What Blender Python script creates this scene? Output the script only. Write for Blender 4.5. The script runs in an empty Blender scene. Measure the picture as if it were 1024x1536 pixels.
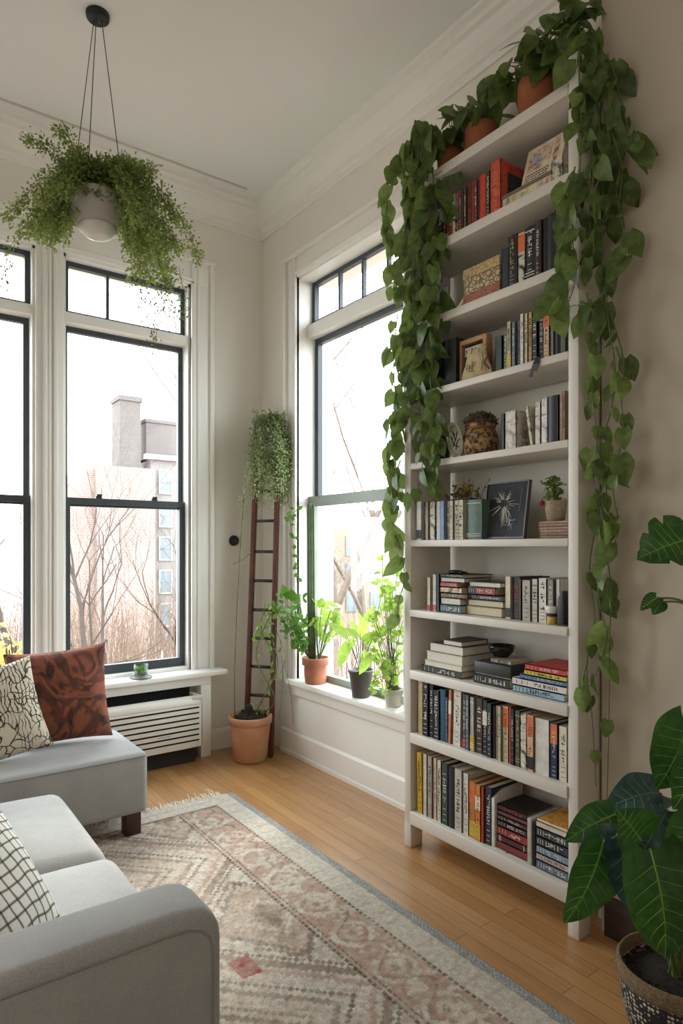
import bpy, bmesh, math, random
import numpy as np
from mathutils import Vector, Matrix, noise as mnoise
random.seed(7)
V = Vector
PI = math.pi
C = bpy.context.scene.collection
SC = bpy.context.scene
# ------------------------------------------------------------------ camera geometry (metres; camera above the world origin)
F, H, HZ = 969.0, 1.25, 820.0
ANG = math.atan(712 / 969.0)
FW = V((math.sin(ANG), math.cos(ANG), 0)); RT = V((math.cos(ANG), -math.sin(ANG), 0))
def ray(px, py): return FW + RT * ((px - 512) / F) + V((0, 0, (HZ - py) / F))
def onx(px, py, X): r = ray(px, py); t = X / r.x; return V((X, t * r.y, H + t * r.z))
def ony(px, py, Y): r = ray(px, py); t = Y / r.y; return V((t * r.x, Y, H + t * r.z))
def onz(px, py, Z): r = ray(px, py); t = (Z - H) / r.z; return V((t * r.x, t * r.y, Z))
def dep(px, py, d): r = ray(px, py); return V((r.x * d, r.y * d, H + r.z * d))
cam = bpy.data.cameras.new('camera'); camo = bpy.data.objects.new('camera', cam); C.objects.link(camo)
camo.location = (0, 0, H); camo.rotation_euler = (PI / 2, 0, -ANG)
cam.sensor_fit = 'HORIZONTAL'; cam.sensor_width = 36; cam.lens = F / 1024 * 36; cam.shift_y = 52 / 1024
cam.clip_start = .03; cam.clip_end = 300
SC.camera = camo

# ------------------------------------------------------------------ materials
def lin(h):
    h = h.lstrip('#'); o = []
    for i in (0, 2, 4):
        c = int(h[i:i + 2], 16) / 255
        o.append(c / 12.92 if c <= .04045 else ((c + .055) / 1.055) ** 2.4)
    return (*o, 1)
class NT:
    def __init__(s, m): s.t = m.node_tree; s.n = s.t.nodes
    def new(s, kind, **kw):
        n = s.n.new(kind)
        for k, v in kw.items():
            if k.startswith('i_'): n.inputs[int(k[2:]) if k[2:].isdigit() else k[2:].replace('_', ' ')].default_value = v
            else: setattr(n, k, v)
        return n
    def link(s, a, b): s.t.links.new(a, b)
MATS = {}
def base_mat(name):
    m = bpy.data.materials.new(name); m.use_nodes = True
    t = NT(m); b = m.node_tree.nodes['Principled BSDF']
    return m, t, b
def ramp(t, fac, stops):
    r = t.new('ShaderNodeValToRGB'); e = r.color_ramp.elements
    while len(e) < len(stops): e.new(.5)
    for i, (p, c) in enumerate(stops):
        e[i].position = p; e[i].color = lin(c) if isinstance(c, str) else c
    t.link(fac, r.inputs[0]); return r.outputs[0]
def mix(t, fac, a, b, mode='MIX'):
    m = t.new('ShaderNodeMix', data_type='RGBA', blend_type=mode)
    for s, v in ((0, fac), (6, a), (7, b)):
        if isinstance(v, (int, float)): m.inputs[s].default_value = v
        elif isinstance(v, str): m.inputs[s].default_value = lin(v)
        elif isinstance(v, tuple): m.inputs[s].default_value = v
        else: t.link(v, m.inputs[s])
    return m.outputs[2]
def coords(t, kind='Object', scale=(1, 1, 1), rot=(0, 0, 0)):
    c = t.new('ShaderNodeTexCoord'); mp = t.new('ShaderNodeMapping')
    mp.inputs['Scale'].default_value = scale; mp.inputs['Rotation'].default_value = rot
    t.link(c.outputs[kind], mp.inputs[0]); return mp.outputs[0]
def noise(t, vec, scale, detail=4, rough=.55, dist=0):
    n = t.new('ShaderNodeTexNoise'); n.inputs['Scale'].default_value = scale; n.inputs['Detail'].default_value = detail
    n.inputs['Roughness'].default_value = rough; n.inputs['Distortion'].default_value = dist
    t.link(vec, n.inputs['Vector']); return n.outputs['Fac']
def bump(t, b, h, strength=.2, dist=.01):
    n = t.new('ShaderNodeBump'); n.inputs['Strength'].default_value = strength; n.inputs['Distance'].default_value = dist
    t.link(h, n.inputs['Height']); t.link(n.outputs[0], b.inputs['Normal'])
def plain(name, col, rough=.5, var=.12, vs=6, bs=0, bscale=80, metal=0, spec=.5):
    """a colour with soft uneven tone and optional fine bump"""
    if name in MATS: return MATS[name]
    m, t, b = base_mat(name); co = coords(t)
    c = lin(col); lo = tuple(x * (1 - var) for x in c[:3]) + (1,); hi = tuple(min(1, x * (1 + var)) for x in c[:3]) + (1,)
    t.link(ramp(t, noise(t, co, vs), [(.3, lo), (.7, hi)]), b.inputs['Base Color'])
    b.inputs['Roughness'].default_value = rough; b.inputs['Metallic'].default_value = metal; b.inputs['Specular IOR Level'].default_value = spec
    if bs: bump(t, b, noise(t, co, bscale, 3), bs, .004)
    MATS[name] = m; return m
def leafmat(name, dark, mid, light, trans=.35, rough=.38):
    m, t, b = base_mat(name)
    at = t.new('ShaderNodeAttribute', attribute_name='tint')
    col = ramp(t, at.outputs['Fac'], [(0, dark), (.5, mid), (1, light)])
    n = noise(t, coords(t), 45, 2)
    col = mix(t, .35, col, ramp(t, n, [(.35, dark), (.7, light)]))
    t.link(col, b.inputs['Base Color']); b.inputs['Roughness'].default_value = rough; b.inputs['Specular IOR Level'].default_value = .35
    tr = t.new('ShaderNodeBsdfTranslucent'); t.link(mix(t, .55, col, light), tr.inputs[0])
    ms = t.new('ShaderNodeMixShader'); ms.inputs[0].default_value = trans
    t.link(b.outputs[0], ms.inputs[1]); t.link(tr.outputs[0], ms.inputs[2])
    t.link(ms.outputs[0], t.n['Material Output'].inputs[0])
    MATS[name] = m; return m
def glassmat(name, tint=(.97, .99, .98, 1), gloss=.05):
    m, t, b = base_mat(name); t.n.remove(b)
    tr = t.new('ShaderNodeBsdfTransparent'); tr.inputs[0].default_value = tint
    gl = t.new('ShaderNodeBsdfGlossy'); gl.inputs['Roughness'].default_value = .02
    fr = t.new('ShaderNodeLayerWeight'); pw = t.new('ShaderNodeMath', operation='POWER'); pw.inputs[1].default_value = 4
    ml = t.new('ShaderNodeMath', operation='MULTIPLY_ADD'); ml.inputs[1].default_value = .5; ml.inputs[2].default_value = gloss * .6
    t.link(fr.outputs['Facing'], pw.inputs[0]); t.link(pw.outputs[0], ml.inputs[0])
    ms = t.new('ShaderNodeMixShader'); t.link(ml.outputs[0], ms.inputs[0])
    t.link(tr.outputs[0], ms.inputs[1]); t.link(gl.outputs[0], ms.inputs[2]); t.link(ms.outputs[0], t.n['Material Output'].inputs[0])
    MATS[name] = m; return m

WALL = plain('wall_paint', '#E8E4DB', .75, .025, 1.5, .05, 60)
WALL_SHADED = plain('wall_paint_shaded', '#B9AD9B', .75, .03, 1.5, .05, 60)  # wall paint darkened to stand for the fall-off of window light
CEIL = plain('ceiling_paint', '#E6E5E2', .8, .02, 1.2, .04, 50)
TRIM = plain('trim_paint', '#ECEAE4', .42, .02, 3)
SHELFP = plain('shelf_paint', '#D3CCC2', .45, .03, 4)
SASH = plain('sash_paint', '#3A4147', .4, .1, 5)
SASHG = plain('rail_paint', '#8F998E', .45, .1, 5)
BLACK = plain('black_plastic', '#17181A', .45, .1, 20)
DARK = plain('dark_void', '#0B0B0C', .8, .1, 20)
GLASS = glassmat('window_glass'); CLEAR = glassmat('clear_glass', (.9, .95, .93, 1))
TERRA = plain('terracotta', '#9A5836', .8, .22, 9, .2, 60)
SOIL = plain('potting_soil', '#221A14', .95, .5, 60, .9, 90)
STEM = plain('green_stem', '#4A5A2A', .6, .2, 20)
WSTEM = plain('woody_stem', '#5B4634', .75, .25, 30)
LEAF = leafmat('pothos_leaf', '#283A1C', '#526C32', '#9CB064', .42, .36)
LEAFL = leafmat('light_leaf', '#3F6B1A', '#7FA838', '#BFD96A', .5)
FERN = leafmat('small_leaf', '#33441E', '#687E3A', '#AEBC6C', .35, .5)
FERN2 = leafmat('pale_small_leaf', '#3A5226', '#708648', '#C0CA96', .4, .5)
BIG = leafmat('philodendron_leaf', '#10240F', '#274F1E', '#4C7A32', .2, .28)
BLUE = leafmat('bluish_leaf', '#1D3230', '#34524C', '#5C7A72', .12, .25)
SILL = leafmat('sill_leaf', '#2F5A1C', '#55862F', '#8DB74C', .45)

def floor_mat():
    m, t, b = base_mat('oak_planks'); co = coords(t, rot=(0, 0, PI / 2))
    br = t.new('ShaderNodeTexBrick', offset=.37, offset_frequency=2)
    br.inputs['Color1'].default_value = (0, 0, 0, 1); br.inputs['Color2'].default_value = (1, 1, 1, 1); br.inputs['Mortar'].default_value = (.5, .5, .5, 1)
    for k, v in (('Scale', 1), ('Mortar Size', .0012), ('Mortar Smooth', .2), ('Bias', 0), ('Brick Width', .95), ('Row Height', .062)): br.inputs[k].default_value = v
    t.link(co, br.inputs['Vector'])
    g = noise(t, coords(t, scale=(28, 1.6, 1)), 3, 8, .6, .6)
    w = noise(t, coords(t, scale=(5, .7, 1)), 2, 3)
    tone = ramp(t, br.outputs['Color'], [(0, '#9C6C40'), (.5, '#B4824F'), (1, '#C79A66')])
    c = mix(t, .45, tone, ramp(t, g, [(.3, '#8A5C34'), (.7, '#CBA06C')]))
    c = mix(t, .3, c, ramp(t, w, [(.3, '#94683E'), (.7, '#C89A62')]))
    c = mix(t, br.outputs['Fac'], c, '#6A4426')
    t.link(c, b.inputs['Base Color'])
    t.link(ramp(t, g, [(.2, (.26, .26, .26, 1)), (.8, (.4, .4, .4, 1))]), b.inputs['Roughness'])
    b.inputs['Coat Weight'].default_value = .5; b.inputs['Coat Roughness'].default_value = .24
    bump(t, b, br.outputs['Fac'], -.15, .002); MATS['oak'] = m; return m
OAK = floor_mat()
def fabric(name, a, c, scale=420, wave=True):
    m, t, b = base_mat(name); co = coords(t)
    f = noise(t, co, scale, 2, .7); l = noise(t, co, 7, 4)
    col = mix(t, .35, ramp(t, f, [(.3, a), (.7, c)]), ramp(t, l, [(.3, a), (.75, c)]))
    t.link(col, b.inputs['Base Color']); b.inputs['Roughness'].default_value = .95; b.inputs['Specular IOR Level'].default_value = .15
    b.inputs['Sheen Weight'].default_value = .15
    bump(t, b, f, .35, .002); MATS[name] = m; return m
LINEN = fabric('grey_linen', '#8F8D8A', '#B6B5B2')
WOODD = plain('dark_wood', '#3A1F17', .4, .3, 20)
LADW = plain('ladder_wood', '#5A3024', .6, .35, 14, .2, 40)
IRON = plain('dark_iron', '#2B2523', .55, .2, 30)

# ------------------------------------------------------------------ mesh building
class MB:
    def __init__(s): s.v = []; s.f = []; s.m = []; s.t = []
    def add(s, vs, fs, m=0, tint=.5):
        o = len(s.v); s.v += [V(p) for p in vs]; s.f += [tuple(i + o for i in q) for q in fs]; s.m += [m] * len(fs); s.t += [tint] * len(vs)
    def box(s, x0, x1, y0, y1, z0, z1, m=0, M=None):
        vs = [V((x, y, z)) for z in (z0, z1) for y in (y0, y1) for x in (x0, x1)]
        if M is not None: vs = [M @ p for p in vs]
        s.add(vs, [(0, 2, 3, 1), (4, 5, 7, 6), (0, 1, 5, 4), (2, 6, 7, 3), (0, 4, 6, 2), (1, 3, 7, 5)], m)
    def prism(s, poly, axis, a, b, m=0):
        """extrude a 2-D polygon (list of pairs) along axis 'x','y','z' from a to b"""
        def P(p, h): return {'x': (h, p[0], p[1]), 'y': (p[0], h, p[1]), 'z': (p[0], p[1], h)}[axis]
        n = len(poly); vs = [P(p, a) for p in poly] + [P(p, b) for p in poly]
        s.add(vs, [tuple(range(n))[::-1], tuple(range(n, 2 * n))] + [(i, (i + 1) % n, n + (i + 1) % n, n + i) for i in range(n)], m)
    def tube(s, pts, r, n=6, m=0, tint=.5, cap=True):
        pts = [V(p) for p in pts]; k = len(pts); rs = r if isinstance(r, (list, tuple)) else [r] * k
        vs = []; ref = V((.3, .2, 1)).normalized()
        for i, p in enumerate(pts):
            d = (pts[min(i + 1, k - 1)] - pts[max(i - 1, 0)])
            d = d.normalized() if d.length > 1e-9 else V((0, 0, 1))
            u = d.cross(ref)
            if u.length < .1: u = d.cross(V((1, 0, 0)))
            u.normalize(); w = d.cross(u)
            for j in range(n):
                a = 2 * PI * j / n; vs.append(p + (u * math.cos(a) + w * math.sin(a)) * rs[i])
        fs = [(i * n + j, i * n + (j + 1) % n, (i + 1) * n + (j + 1) % n, (i + 1) * n + j) for i in range(k - 1) for j in range(n)]
        if cap: fs += [tuple(range(n))[::-1], tuple(range((k - 1) * n, k * n))]
        s.add(vs, fs, m, tint)
    def lathe(s, prof, c=(0, 0, 0), n=32, m=0, M=None, wob=0):
        c = V(c); vs = []; k = len(prof)
        for (r, z) in prof:
            for j in range(n):
                a = 2 * PI * j / n; rr = r * (1 + wob * math.sin(3 * a + z * 40))
                p = V((rr * math.cos(a), rr * math.sin(a), z)); vs.append((M @ p if M is not None else p) + c)
        fs = [(i * n + j, i * n + (j + 1) % n, (i + 1) * n + (j + 1) % n, (i + 1) * n + j) for i in range(k - 1) for j in range(n)]
        fs += [tuple(range(n))[::-1], tuple(range((k - 1) * n, k * n))]
        s.add(vs, fs, m)
    def leaf(s, b, d, nrm, L, W, tint=.5, fold=.25, curl=.25, heart=1, m=0):
        d = V(d).normalized(); nrm = V(nrm); sd = d.cross(nrm)
        if sd.length < 1e-4: sd = d.cross(V((.37, .51, .2)))
        sd.normalize(); nrm = sd.cross(d)
        rows = [(0, .22), (.13, .42), (.32, .5), (.52, .44), (.72, .3), (.88, .13)]
        vs = []; b = V(b)
        for t, w in rows:
            c = b + d * (L * t) - nrm * (curl * L * t * t); hw = w * W
            back = -.11 * L * heart if t == 0 else (-.03 * L * heart if t < .2 else 0)
            ww = hw * (1.2 if t == 0 and heart else (1 if heart else (.35 if t == 0 else 1)))
            for q in (-1, 1): vs.append(c + d * back + sd * (q * ww) + nrm * (fold * ww * .6))
            vs.append(c)
        vs.append(b + d * L - nrm * (curl * L * 1.05)); fs = []
        for i in range(5):
            a = i * 3; e = a + 3
            fs += [(a, a + 2, e + 2, e), (a + 2, a + 1, e + 1, e + 2)]
        fs += [(15, 17, 18), (17, 16, 18)]
        s.add(vs, fs, m, tint)
    def sprig(s, b, d, n, L, W, tint, m=0):
        d = V(d).normalized(); sd = d.cross(V(n))
        if sd.length < 1e-4: sd = d.cross(V((.4, .3, .8)))
        sd.normalize(); b = V(b); c = b + d * (L * .5); nn = sd.cross(d) * (L * .12)
        s.add([b, c + sd * (W / 2) - nn, b + d * L, c - sd * (W / 2) - nn], [(0, 1, 2, 3)], m, tint)
    def build(s, name, mats, parent=None, smooth=False, loc=None):
        me = bpy.data.meshes.new(name)
        off = V((0, 0, 0))
        if parent is not None:
            p = parent
            while p is not None: off += p.location; p = p.parent
        elif loc is not None: off = V(loc)
        else:
            xs = [p.x for p in s.v]; ys = [p.y for p in s.v]; zs = [p.z for p in s.v]
            off = V(((min(xs) + max(xs)) / 2, (min(ys) + max(ys)) / 2, min(zs)))
        me.from_pydata([tuple(p - off) for p in s.v], [], s.f)
        for m in (mats if isinstance(mats, (list, tuple)) else [mats]): me.materials.append(m)
        me.polygons.foreach_set('material_index', s.m)
        if smooth: me.polygons.foreach_set('use_smooth', [True] * len(s.f))
        a = me.attributes.new('tint', 'FLOAT', 'POINT'); a.data.foreach_set('value', s.t)
        me.update()
        o = bpy.data.objects.new(name, me); C.objects.link(o)
        if parent is not None: o.parent = parent
        else: o.location = off
        return o
def bev(o, w=.004, seg=2, ang=40):
    b = o.modifiers.new('round_edges', 'BEVEL'); b.width = w; b.segments = seg; b.limit_method = 'ANGLE'; b.angle_limit = math.radians(ang)
    o.data.polygons.foreach_set('use_smooth', [True] * len(o.data.polygons)); return o
def tag(o, label=None, cat=None, group=None, kind=None):
    if label: o['label'] = label
    if cat: o['category'] = cat
    if group: o['group'] = group
    if kind: o['kind'] = kind
    return o
def thing(name, loc, label, cat, group=None, kind=None):
    o = bpy.data.objects.new(name, None); C.objects.link(o); o.location = loc; o.empty_display_size = .05
    return tag(o, label, cat, group, kind)
def spline(pts, sub=6):
    pts = [V(p) for p in pts]; out = []
    for i in range(len(pts) - 1):
        p0, p1, p2, p3 = pts[max(i - 1, 0)], pts[i], pts[i + 1], pts[min(i + 2, len(pts) - 1)]
        for k in range(sub):
            t = k / sub; a = (2 * p1 + (p2 - p0) * t + (2 * p0 - 5 * p1 + 4 * p2 - p3) * t * t + (3 * p1 - p0 - 3 * p2 + p3) * t ** 3) / 2
            out.append(a)
    return out + [pts[-1]]
def rv(a=1): return V((random.uniform(-a, a), random.uniform(-a, a), random.uniform(-a, a)))
U = random.uniform
def text_mesh(name, s, size, M, mat, parent, ext=.0003):
    cu = bpy.data.curves.new(name, 'FONT'); cu.body = s; cu.size = size; cu.extrude = ext; cu.align_x = 'CENTER'; cu.align_y = 'CENTER'
    t = bpy.data.objects.new(name, cu); C.objects.link(t); bpy.context.view_layer.update()
    me = bpy.data.meshes.new_from_object(t); bpy.data.objects.remove(t); me.materials.clear(); me.materials.append(mat); me.name = name
    o = bpy.data.objects.new(name, me); C.objects.link(o); o.parent = parent; o.matrix_local = M; return o

# ------------------------------------------------------------------ ROOM SHELL
YB, XR, XB, ZC = 3.68, 2.07, 1.93, 3.40      # back wall, window wall, wall beside the bookcase, ceiling
XL, YF = -1.9, -1.6
STEP = 1.195
b = MB(); b.box(XL - .2, XR + .3, YF - .2, YB + .3, -.1, 0); fl = b.build('floor', OAK); tag(fl, 'honey oak plank floor with satin finish', 'floor', kind='structure')
b = MB(); b.box(XL - .2, XR + .3, YF - .2, YB + .3, ZC, ZC + .1); tag(b.build('ceiling', CEIL), 'plain off-white plaster ceiling', 'ceiling', kind='structure')
# back wall with two window openings and an added one that brightens the room
W2 = (.845, 1.575); W1 = (-.02, .715); W4 = (-1.15, -.30)
ZS, ZT = .53, 2.83
b = MB(); D = .22
for x0, x1 in ((XL - .2, W4[0]), (W4[1], W1[0]), (W1[1], W2[0]), (W2[1], XR + .3)): b.box(x0, x1, YB, YB + D, 0, ZC)
for x0, x1 in (W4, W1, W2): b.box(x0, x1, YB, YB + D, 0, ZS - .02); b.box(x0, x1, YB, YB + D, ZT, ZC)
tag(b.build('wall_back', WALL), 'cream plaster wall holding the tall double-hung windows', 'wall', kind='structure')
# window wall
WY0, WY1, WZ0, WZ1 = 2.30, 3.255, .46, 2.85
b = MB(); XO = XR + .26
b.box(XR, XO, WY1, YB, 0, ZC); b.box(XR, XO, STEP, WY0, 0, ZC); b.box(XR, XO, WY0, WY1, 0, WZ0 - .02); b.box(XR, XO, WY0, WY1, WZ1, ZC)
tag(b.build('wall_window_side', WALL), 'cream wall with the deep-silled window behind the bookcase', 'wall', kind='structure')
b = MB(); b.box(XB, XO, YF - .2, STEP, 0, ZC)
tag(b.build('wall_bookcase_side', WALL_SHADED), 'blank cream wall beside the bookcase, its shade painted in', 'wall', kind='structure')
b = MB(); b.box(XL - .2, XL, YF - .2, YB, 0, ZC); tag(b.build('wall_sofa_side', WALL), 'plain wall behind the sofa', 'wall', kind='structure')
b = MB(); b.box(XL, XB, YF - .2, YF, 0, ZC); tag(b.build('wall_front', WALL), 'plain wall facing the windows', 'wall', kind='structure')

# crown mouldings (stepped profile)
PR = [(0, 3.225), (.012, 3.225), (.014, 3.255), (.028, 3.262), (.03, 3.285), (.05, 3.30), (.07, 3.33), (.078, 3.35), (.098, 3.356), (.10, 3.378), (.125, 3.384), (.127, ZC), (0, ZC)]
b = MB(); b.prism([(YB - p, z) for p, z in PR], 'x', XL, XR); tag(b.build('trim_1', TRIM), 'stepped white crown moulding along the wall of tall windows', 'moulding', kind='structure')
b = MB(); b.prism([(XR - p, z) for p, z in PR], 'y', STEP, YB - .001); tag(b.build('trim_2', TRIM), 'stepped white crown moulding above the bookcase window', 'moulding', kind='structure')
b = MB(); b.prism([(XB - p, z) for p, z in PR], 'y', YF, STEP); tag(b.build('trim_3', TRIM), 'white crown moulding above the blank wall', 'moulding', kind='structure')
b = MB(); b.box(XL, 1.839, 3.457, 3.469, ZC - .007, ZC); tag(b.build('trim_4', plain('bead_paint', '#C9C3B8', .5, .03, 4)), 'thin raised bead line across the ceiling', 'moulding', kind='structure')

# baseboards
BP = [(0, 0), (.018, 0), (.018, .095), (.014, .115), (.006, .125), (0, .125)]
b = MB(); b.prism([(YB - p, z) for p, z in BP], 'x', 1.70, XR); tag(b.build('baseboard_back', TRIM), 'short white baseboard behind the terracotta floor pot', 'baseboard', kind='structure')
BW = [(0, 0), (.024, 0), (.024, .02), (.02, .03), (.02, .135), (.012, .15), (0, .155)]
b = MB(); b.prism([(XR - p, z) for p, z in BW], 'y', STEP, 3.42); tag(b.build('baseboard_window_side', TRIM), 'tall white baseboard under the window with plants on its sill', 'baseboard', kind='structure')
b = MB(); b.prism([(XB - p, z) for p, z in BP], 'y', YF, STEP - .02); tag(b.build('baseboard_bookcase_side', plain('dark_baseboard', '#33261D', .5, .2, 8)), 'dark brown baseboard on the wall beside the bookcase', 'baseboard', kind='structure')  # coloured dark brown, unlike the white baseboards
# ---------------- back windows
def sash_rect(mb, x0, x1, z0, z1, y0, y1, w, wb=None, axis='x'):
    wb = wb or w
    def bx(a0, a1, c0, c1):
        if axis == 'x': mb.box(a0, a1, y0, y1, c0, c1)
        else: mb.box(y0, y1, a0, a1, c0, c1)
    bx(x0, x0 + w, z0, z1); bx(x1 - w, x1, z0, z1); bx(x0 + w, x1 - w, z1 - w, z1); bx(x0 + w, x1 - w, z0, z0 + wb)
def back_window(name, X, label, munt):
    x0, x1 = X
    r = thing(name, ((x0 + x1) / 2, YB, ZS), label, 'window', kind='structure')
    j = MB(); t = .018; yo = YB + .14
    for a in ((x0, x0 + t), (x1 - t, x1)): j.box(a[0], a[1], YB - .002, yo, ZS, ZT)
    j.box(x0, x1, YB - .002, yo, ZT - t, ZT); j.box(x0, x1, YB - .002, yo, ZS - .02, ZS)
    j.box(x0, x1, YB - .004, yo, 2.465, 2.515)                        # transom bar
    j.build('frame', TRIM, r)
    xa, xb = x0 + t, x1 - t; ys = YB + .05
    u = MB(); sash_rect(u, xa, xb, 2.515, ZT - t, ys, ys + .035, .026); o = u.build('transom_sash', SASH, r)
    for mx in munt: q = MB(); q.box(mx - .008, mx + .008, ys + .004, ys + .03, 2.54, ZT - t - .026); q.build('muntin', SASH, o)
    q = MB(); q.box(xa + .02, xb - .02, ys + .015, ys + .019, 2.535, ZT - t - .02); q.build('pane', GLASS, o)
    u = MB(); sash_rect(u, xa, xb, 1.475, 2.465, ys + .03, ys + .062, .028, .045); o = u.build('upper_sash', SASH, r)
    q = MB(); q.box(xa + .02, xb - .02, ys + .044, ys + .048, 1.50, 2.44); q.build('pane', GLASS, o)
    u = MB(); sash_rect(u, xa, xb, ZS, 1.52, ys - .006, ys + .03, .034, .05); o = u.build('lower_sash', SASH, r)
    q = MB(); q.box(xa + .02, xb - .02, ys + .010, ys + .014, ZS + .03, 1.49); q.build('pane', GLASS, o)
    for lx in (.27, .73):
        q = MB(); cx = xa + (xb - xa) * lx; q.box(cx - .016, cx + .016, ys - .004, ys + .026, 1.52, 1.534); q.box(cx - .009, cx + .018, ys + .002, ys + .02, 1.534, 1.545)
        q.build('sash_lock', BLACK, r)
back_window('window_2', W2, 'tall double-hung window with slim black sashes and two-pane transom, above the radiator cover', [1.10])
back_window('window_1', W1, 'tall double-hung window with black sashes behind the cushions, cut by the picture edge', [.23])
back_window('added_window', W4, 'added unseen window beyond the sofa, letting in more daylight', [-.9])  # unseen extra window, added to raise the light level indoors
def casing_v(mb, x, w, z0, z1, y, side):
    """vertical moulded casing on the back wall"""
    for a, c, d in ((0, 1, .018), (0, .18, .032), (.26, .40, .026), (.82, 1, .036)):
        p, q = (x + w * a, x + w * c) if side > 0 else (x + w * (1 - c), x + w * (1 - a)); mb.box(p, q, y - d, y + .002, z0, z1)
b = MB()
casing_v(b, W2[1] - .005, .145, ZS - .02, 2.985, YB, 1); b.box(W1[1] - .004, W2[0] + .004, YB - .022, YB + .002, ZS - .02, 2.985)
b.box(W1[1] + .03, W1[1] + .05, YB - .036, YB, ZS - .02, 2.98); b.box(W2[0] - .05, W2[0] - .03, YB - .036, YB, ZS - .02, 2.98); b.box(W1[1] + .058, W2[0] - .058, YB - .03, YB, ZS - .02, 2.98)
b.box(W1[0] - .14, W2[1] + .14, YB - .02, YB + .002, ZT - .002, 2.985); b.box(W1[0] - .14, W2[1] + .148, YB - .04, YB, 2.965, 2.99); b.box(W1[0] - .14, W2[1] + .02, YB - .03, YB, 2.845, 2.862)
casing_v(b, W1[0] - .14, .145, ZS - .02, 2.985, YB, -1)
o = b.build('trim_5', TRIM); tag(o, 'moulded white casing around the pair of tall windows', 'window casing', kind='structure'); bev(o, .003)
b = MB(); b.prism([(3.545, .482), (YB + .05, .482), (YB + .05, .512), (3.553, .512), (3.545, .505)], 'x', -.2, 1.755)
o = b.build('trim_6', TRIM); tag(o, 'white window ledge above the radiator cover', 'window sill', kind='structure'); bev(o, .004)
b = MB(); b.box(-.2, 1.66, 3.575, YB, .43, .482); b.box(1.595, 1.66, 3.575, YB, 0, .43); b.box(-.2, -.14, 3.575, YB, 0, .43)
o = b.build('trim_7', TRIM); tag(o, 'white boxed surround with corner post below the window ledge', 'panelling', kind='structure'); bev(o, .003)
# ---------------- window in the side wall
XS = 2.165
r = thing('window_3', (XS, (WY0 + WY1) / 2, WZ0), 'deep-set window with four-pane transom between the corner and the bookcase', 'window', kind='structure')
j = MB()
ya, yb = 2.33, 3.262
j.box(XR, XS + .06, WY1 - .012, WY1 + .012, WZ0, WZ1)
j.box(XR, XS + .06, WY0 - .002, WY0 + .015, WZ0, WZ1); j.box(XR, XS + .06, WY0, yb, WZ1 - .014, WZ1 + .002)
j.box(XS - .035, XS + .06, WY0, yb, 2.50, 2.575); j.build('frame', TRIM, r)
u = MB(); sash_rect(u, ya, yb - .018, 2.575, WZ1 - .01, XS, XS + .03, .028, axis='y'); o = u.build('transom_sash', SASH, r)
for my in (2.975, 2.76, 2.55): q = MB(); q.box(XS + .004, XS + .026, my - .008, my + .008, 2.60, WZ1 - .035); q.build('muntin', SASH, o)
q = MB(); q.box(XS + .013, XS + .017, ya + .02, yb - .04, 2.59, WZ1 - .03); q.build('pane', GLASS, o)
u = MB(); sash_rect(u, ya, yb - .018, 1.52, 2.50, XS + .02, XS + .052, .034, .03, axis='y'); o = u.build('upper_sash', SASH, r)
q = MB(); q.box(XS + .034, XS + .038, ya + .02, yb - .04, 1.54, 2.48); q.build('pane', GLASS, o)
u = MB(); sash_rect(u, ya, yb - .016, WZ0, 1.55, XS - .018, XS + .02, .03, .045, axis='y'); u.box(XS - .03, XS - .016, ya, yb - .012, 1.487, 1.548); o = u.build('lower_sash', SASHG, r)
q = MB(); q.box(XS + .001, XS + .005, ya + .02, yb - .04, WZ0 + .03, 1.51); q.build('pane', GLASS, o)
b = MB()
for c0, c1, d in ((0, .125, .018), (0, .022, .03), (.032, .048, .026), (.10, .125, .038)): b.box(XR - d, XR + .002, WY1 - .0125 + c0, WY1 - .0125 + c1, WZ0, 2.98)
for c0, c1, d in ((0, .125, .018), (.10, .125, .038)): b.box(XR - d, XR + .002, WY0 - c1, WY0 - c0, WZ0, 2.985)
b.box(XR - .0175, XR + .0015, WY0 - .12, WY1 + .12, WZ1 - .004, 2.975); b.box(XR - .042, XR, WY0 - .13, WY1 + .13, 2.962, 2.988); b.box(XR - .03, XR, WY0, WY1, WZ1 + .01, WZ1 + .03)
o = b.build('trim_8', TRIM); tag(o, 'moulded white casing around the deep-set side window', 'window casing', kind='structure'); bev(o, .003)
b = MB(); b.box(XR - .066, XS + .02, WY0 - .2, 3.44, .438, .468); b.box(XR - .03, XR, WY0 - .15, 3.42, .37, .438); b.box(XR - .04, XR, WY0 - .15, 3.425, .425, .438)
o = b.build('trim_9', TRIM); tag(o, 'white window sill and apron holding the potted plants', 'window sill', kind='structure'); bev(o, .004)
b = MB(); b.box(XR - .012, XR, WY0 - .15, 3.42, .15, .375)
tag(b.build('trim_10', TRIM), 'flat white panel under the plant window', 'panelling', kind='structure')

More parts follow.
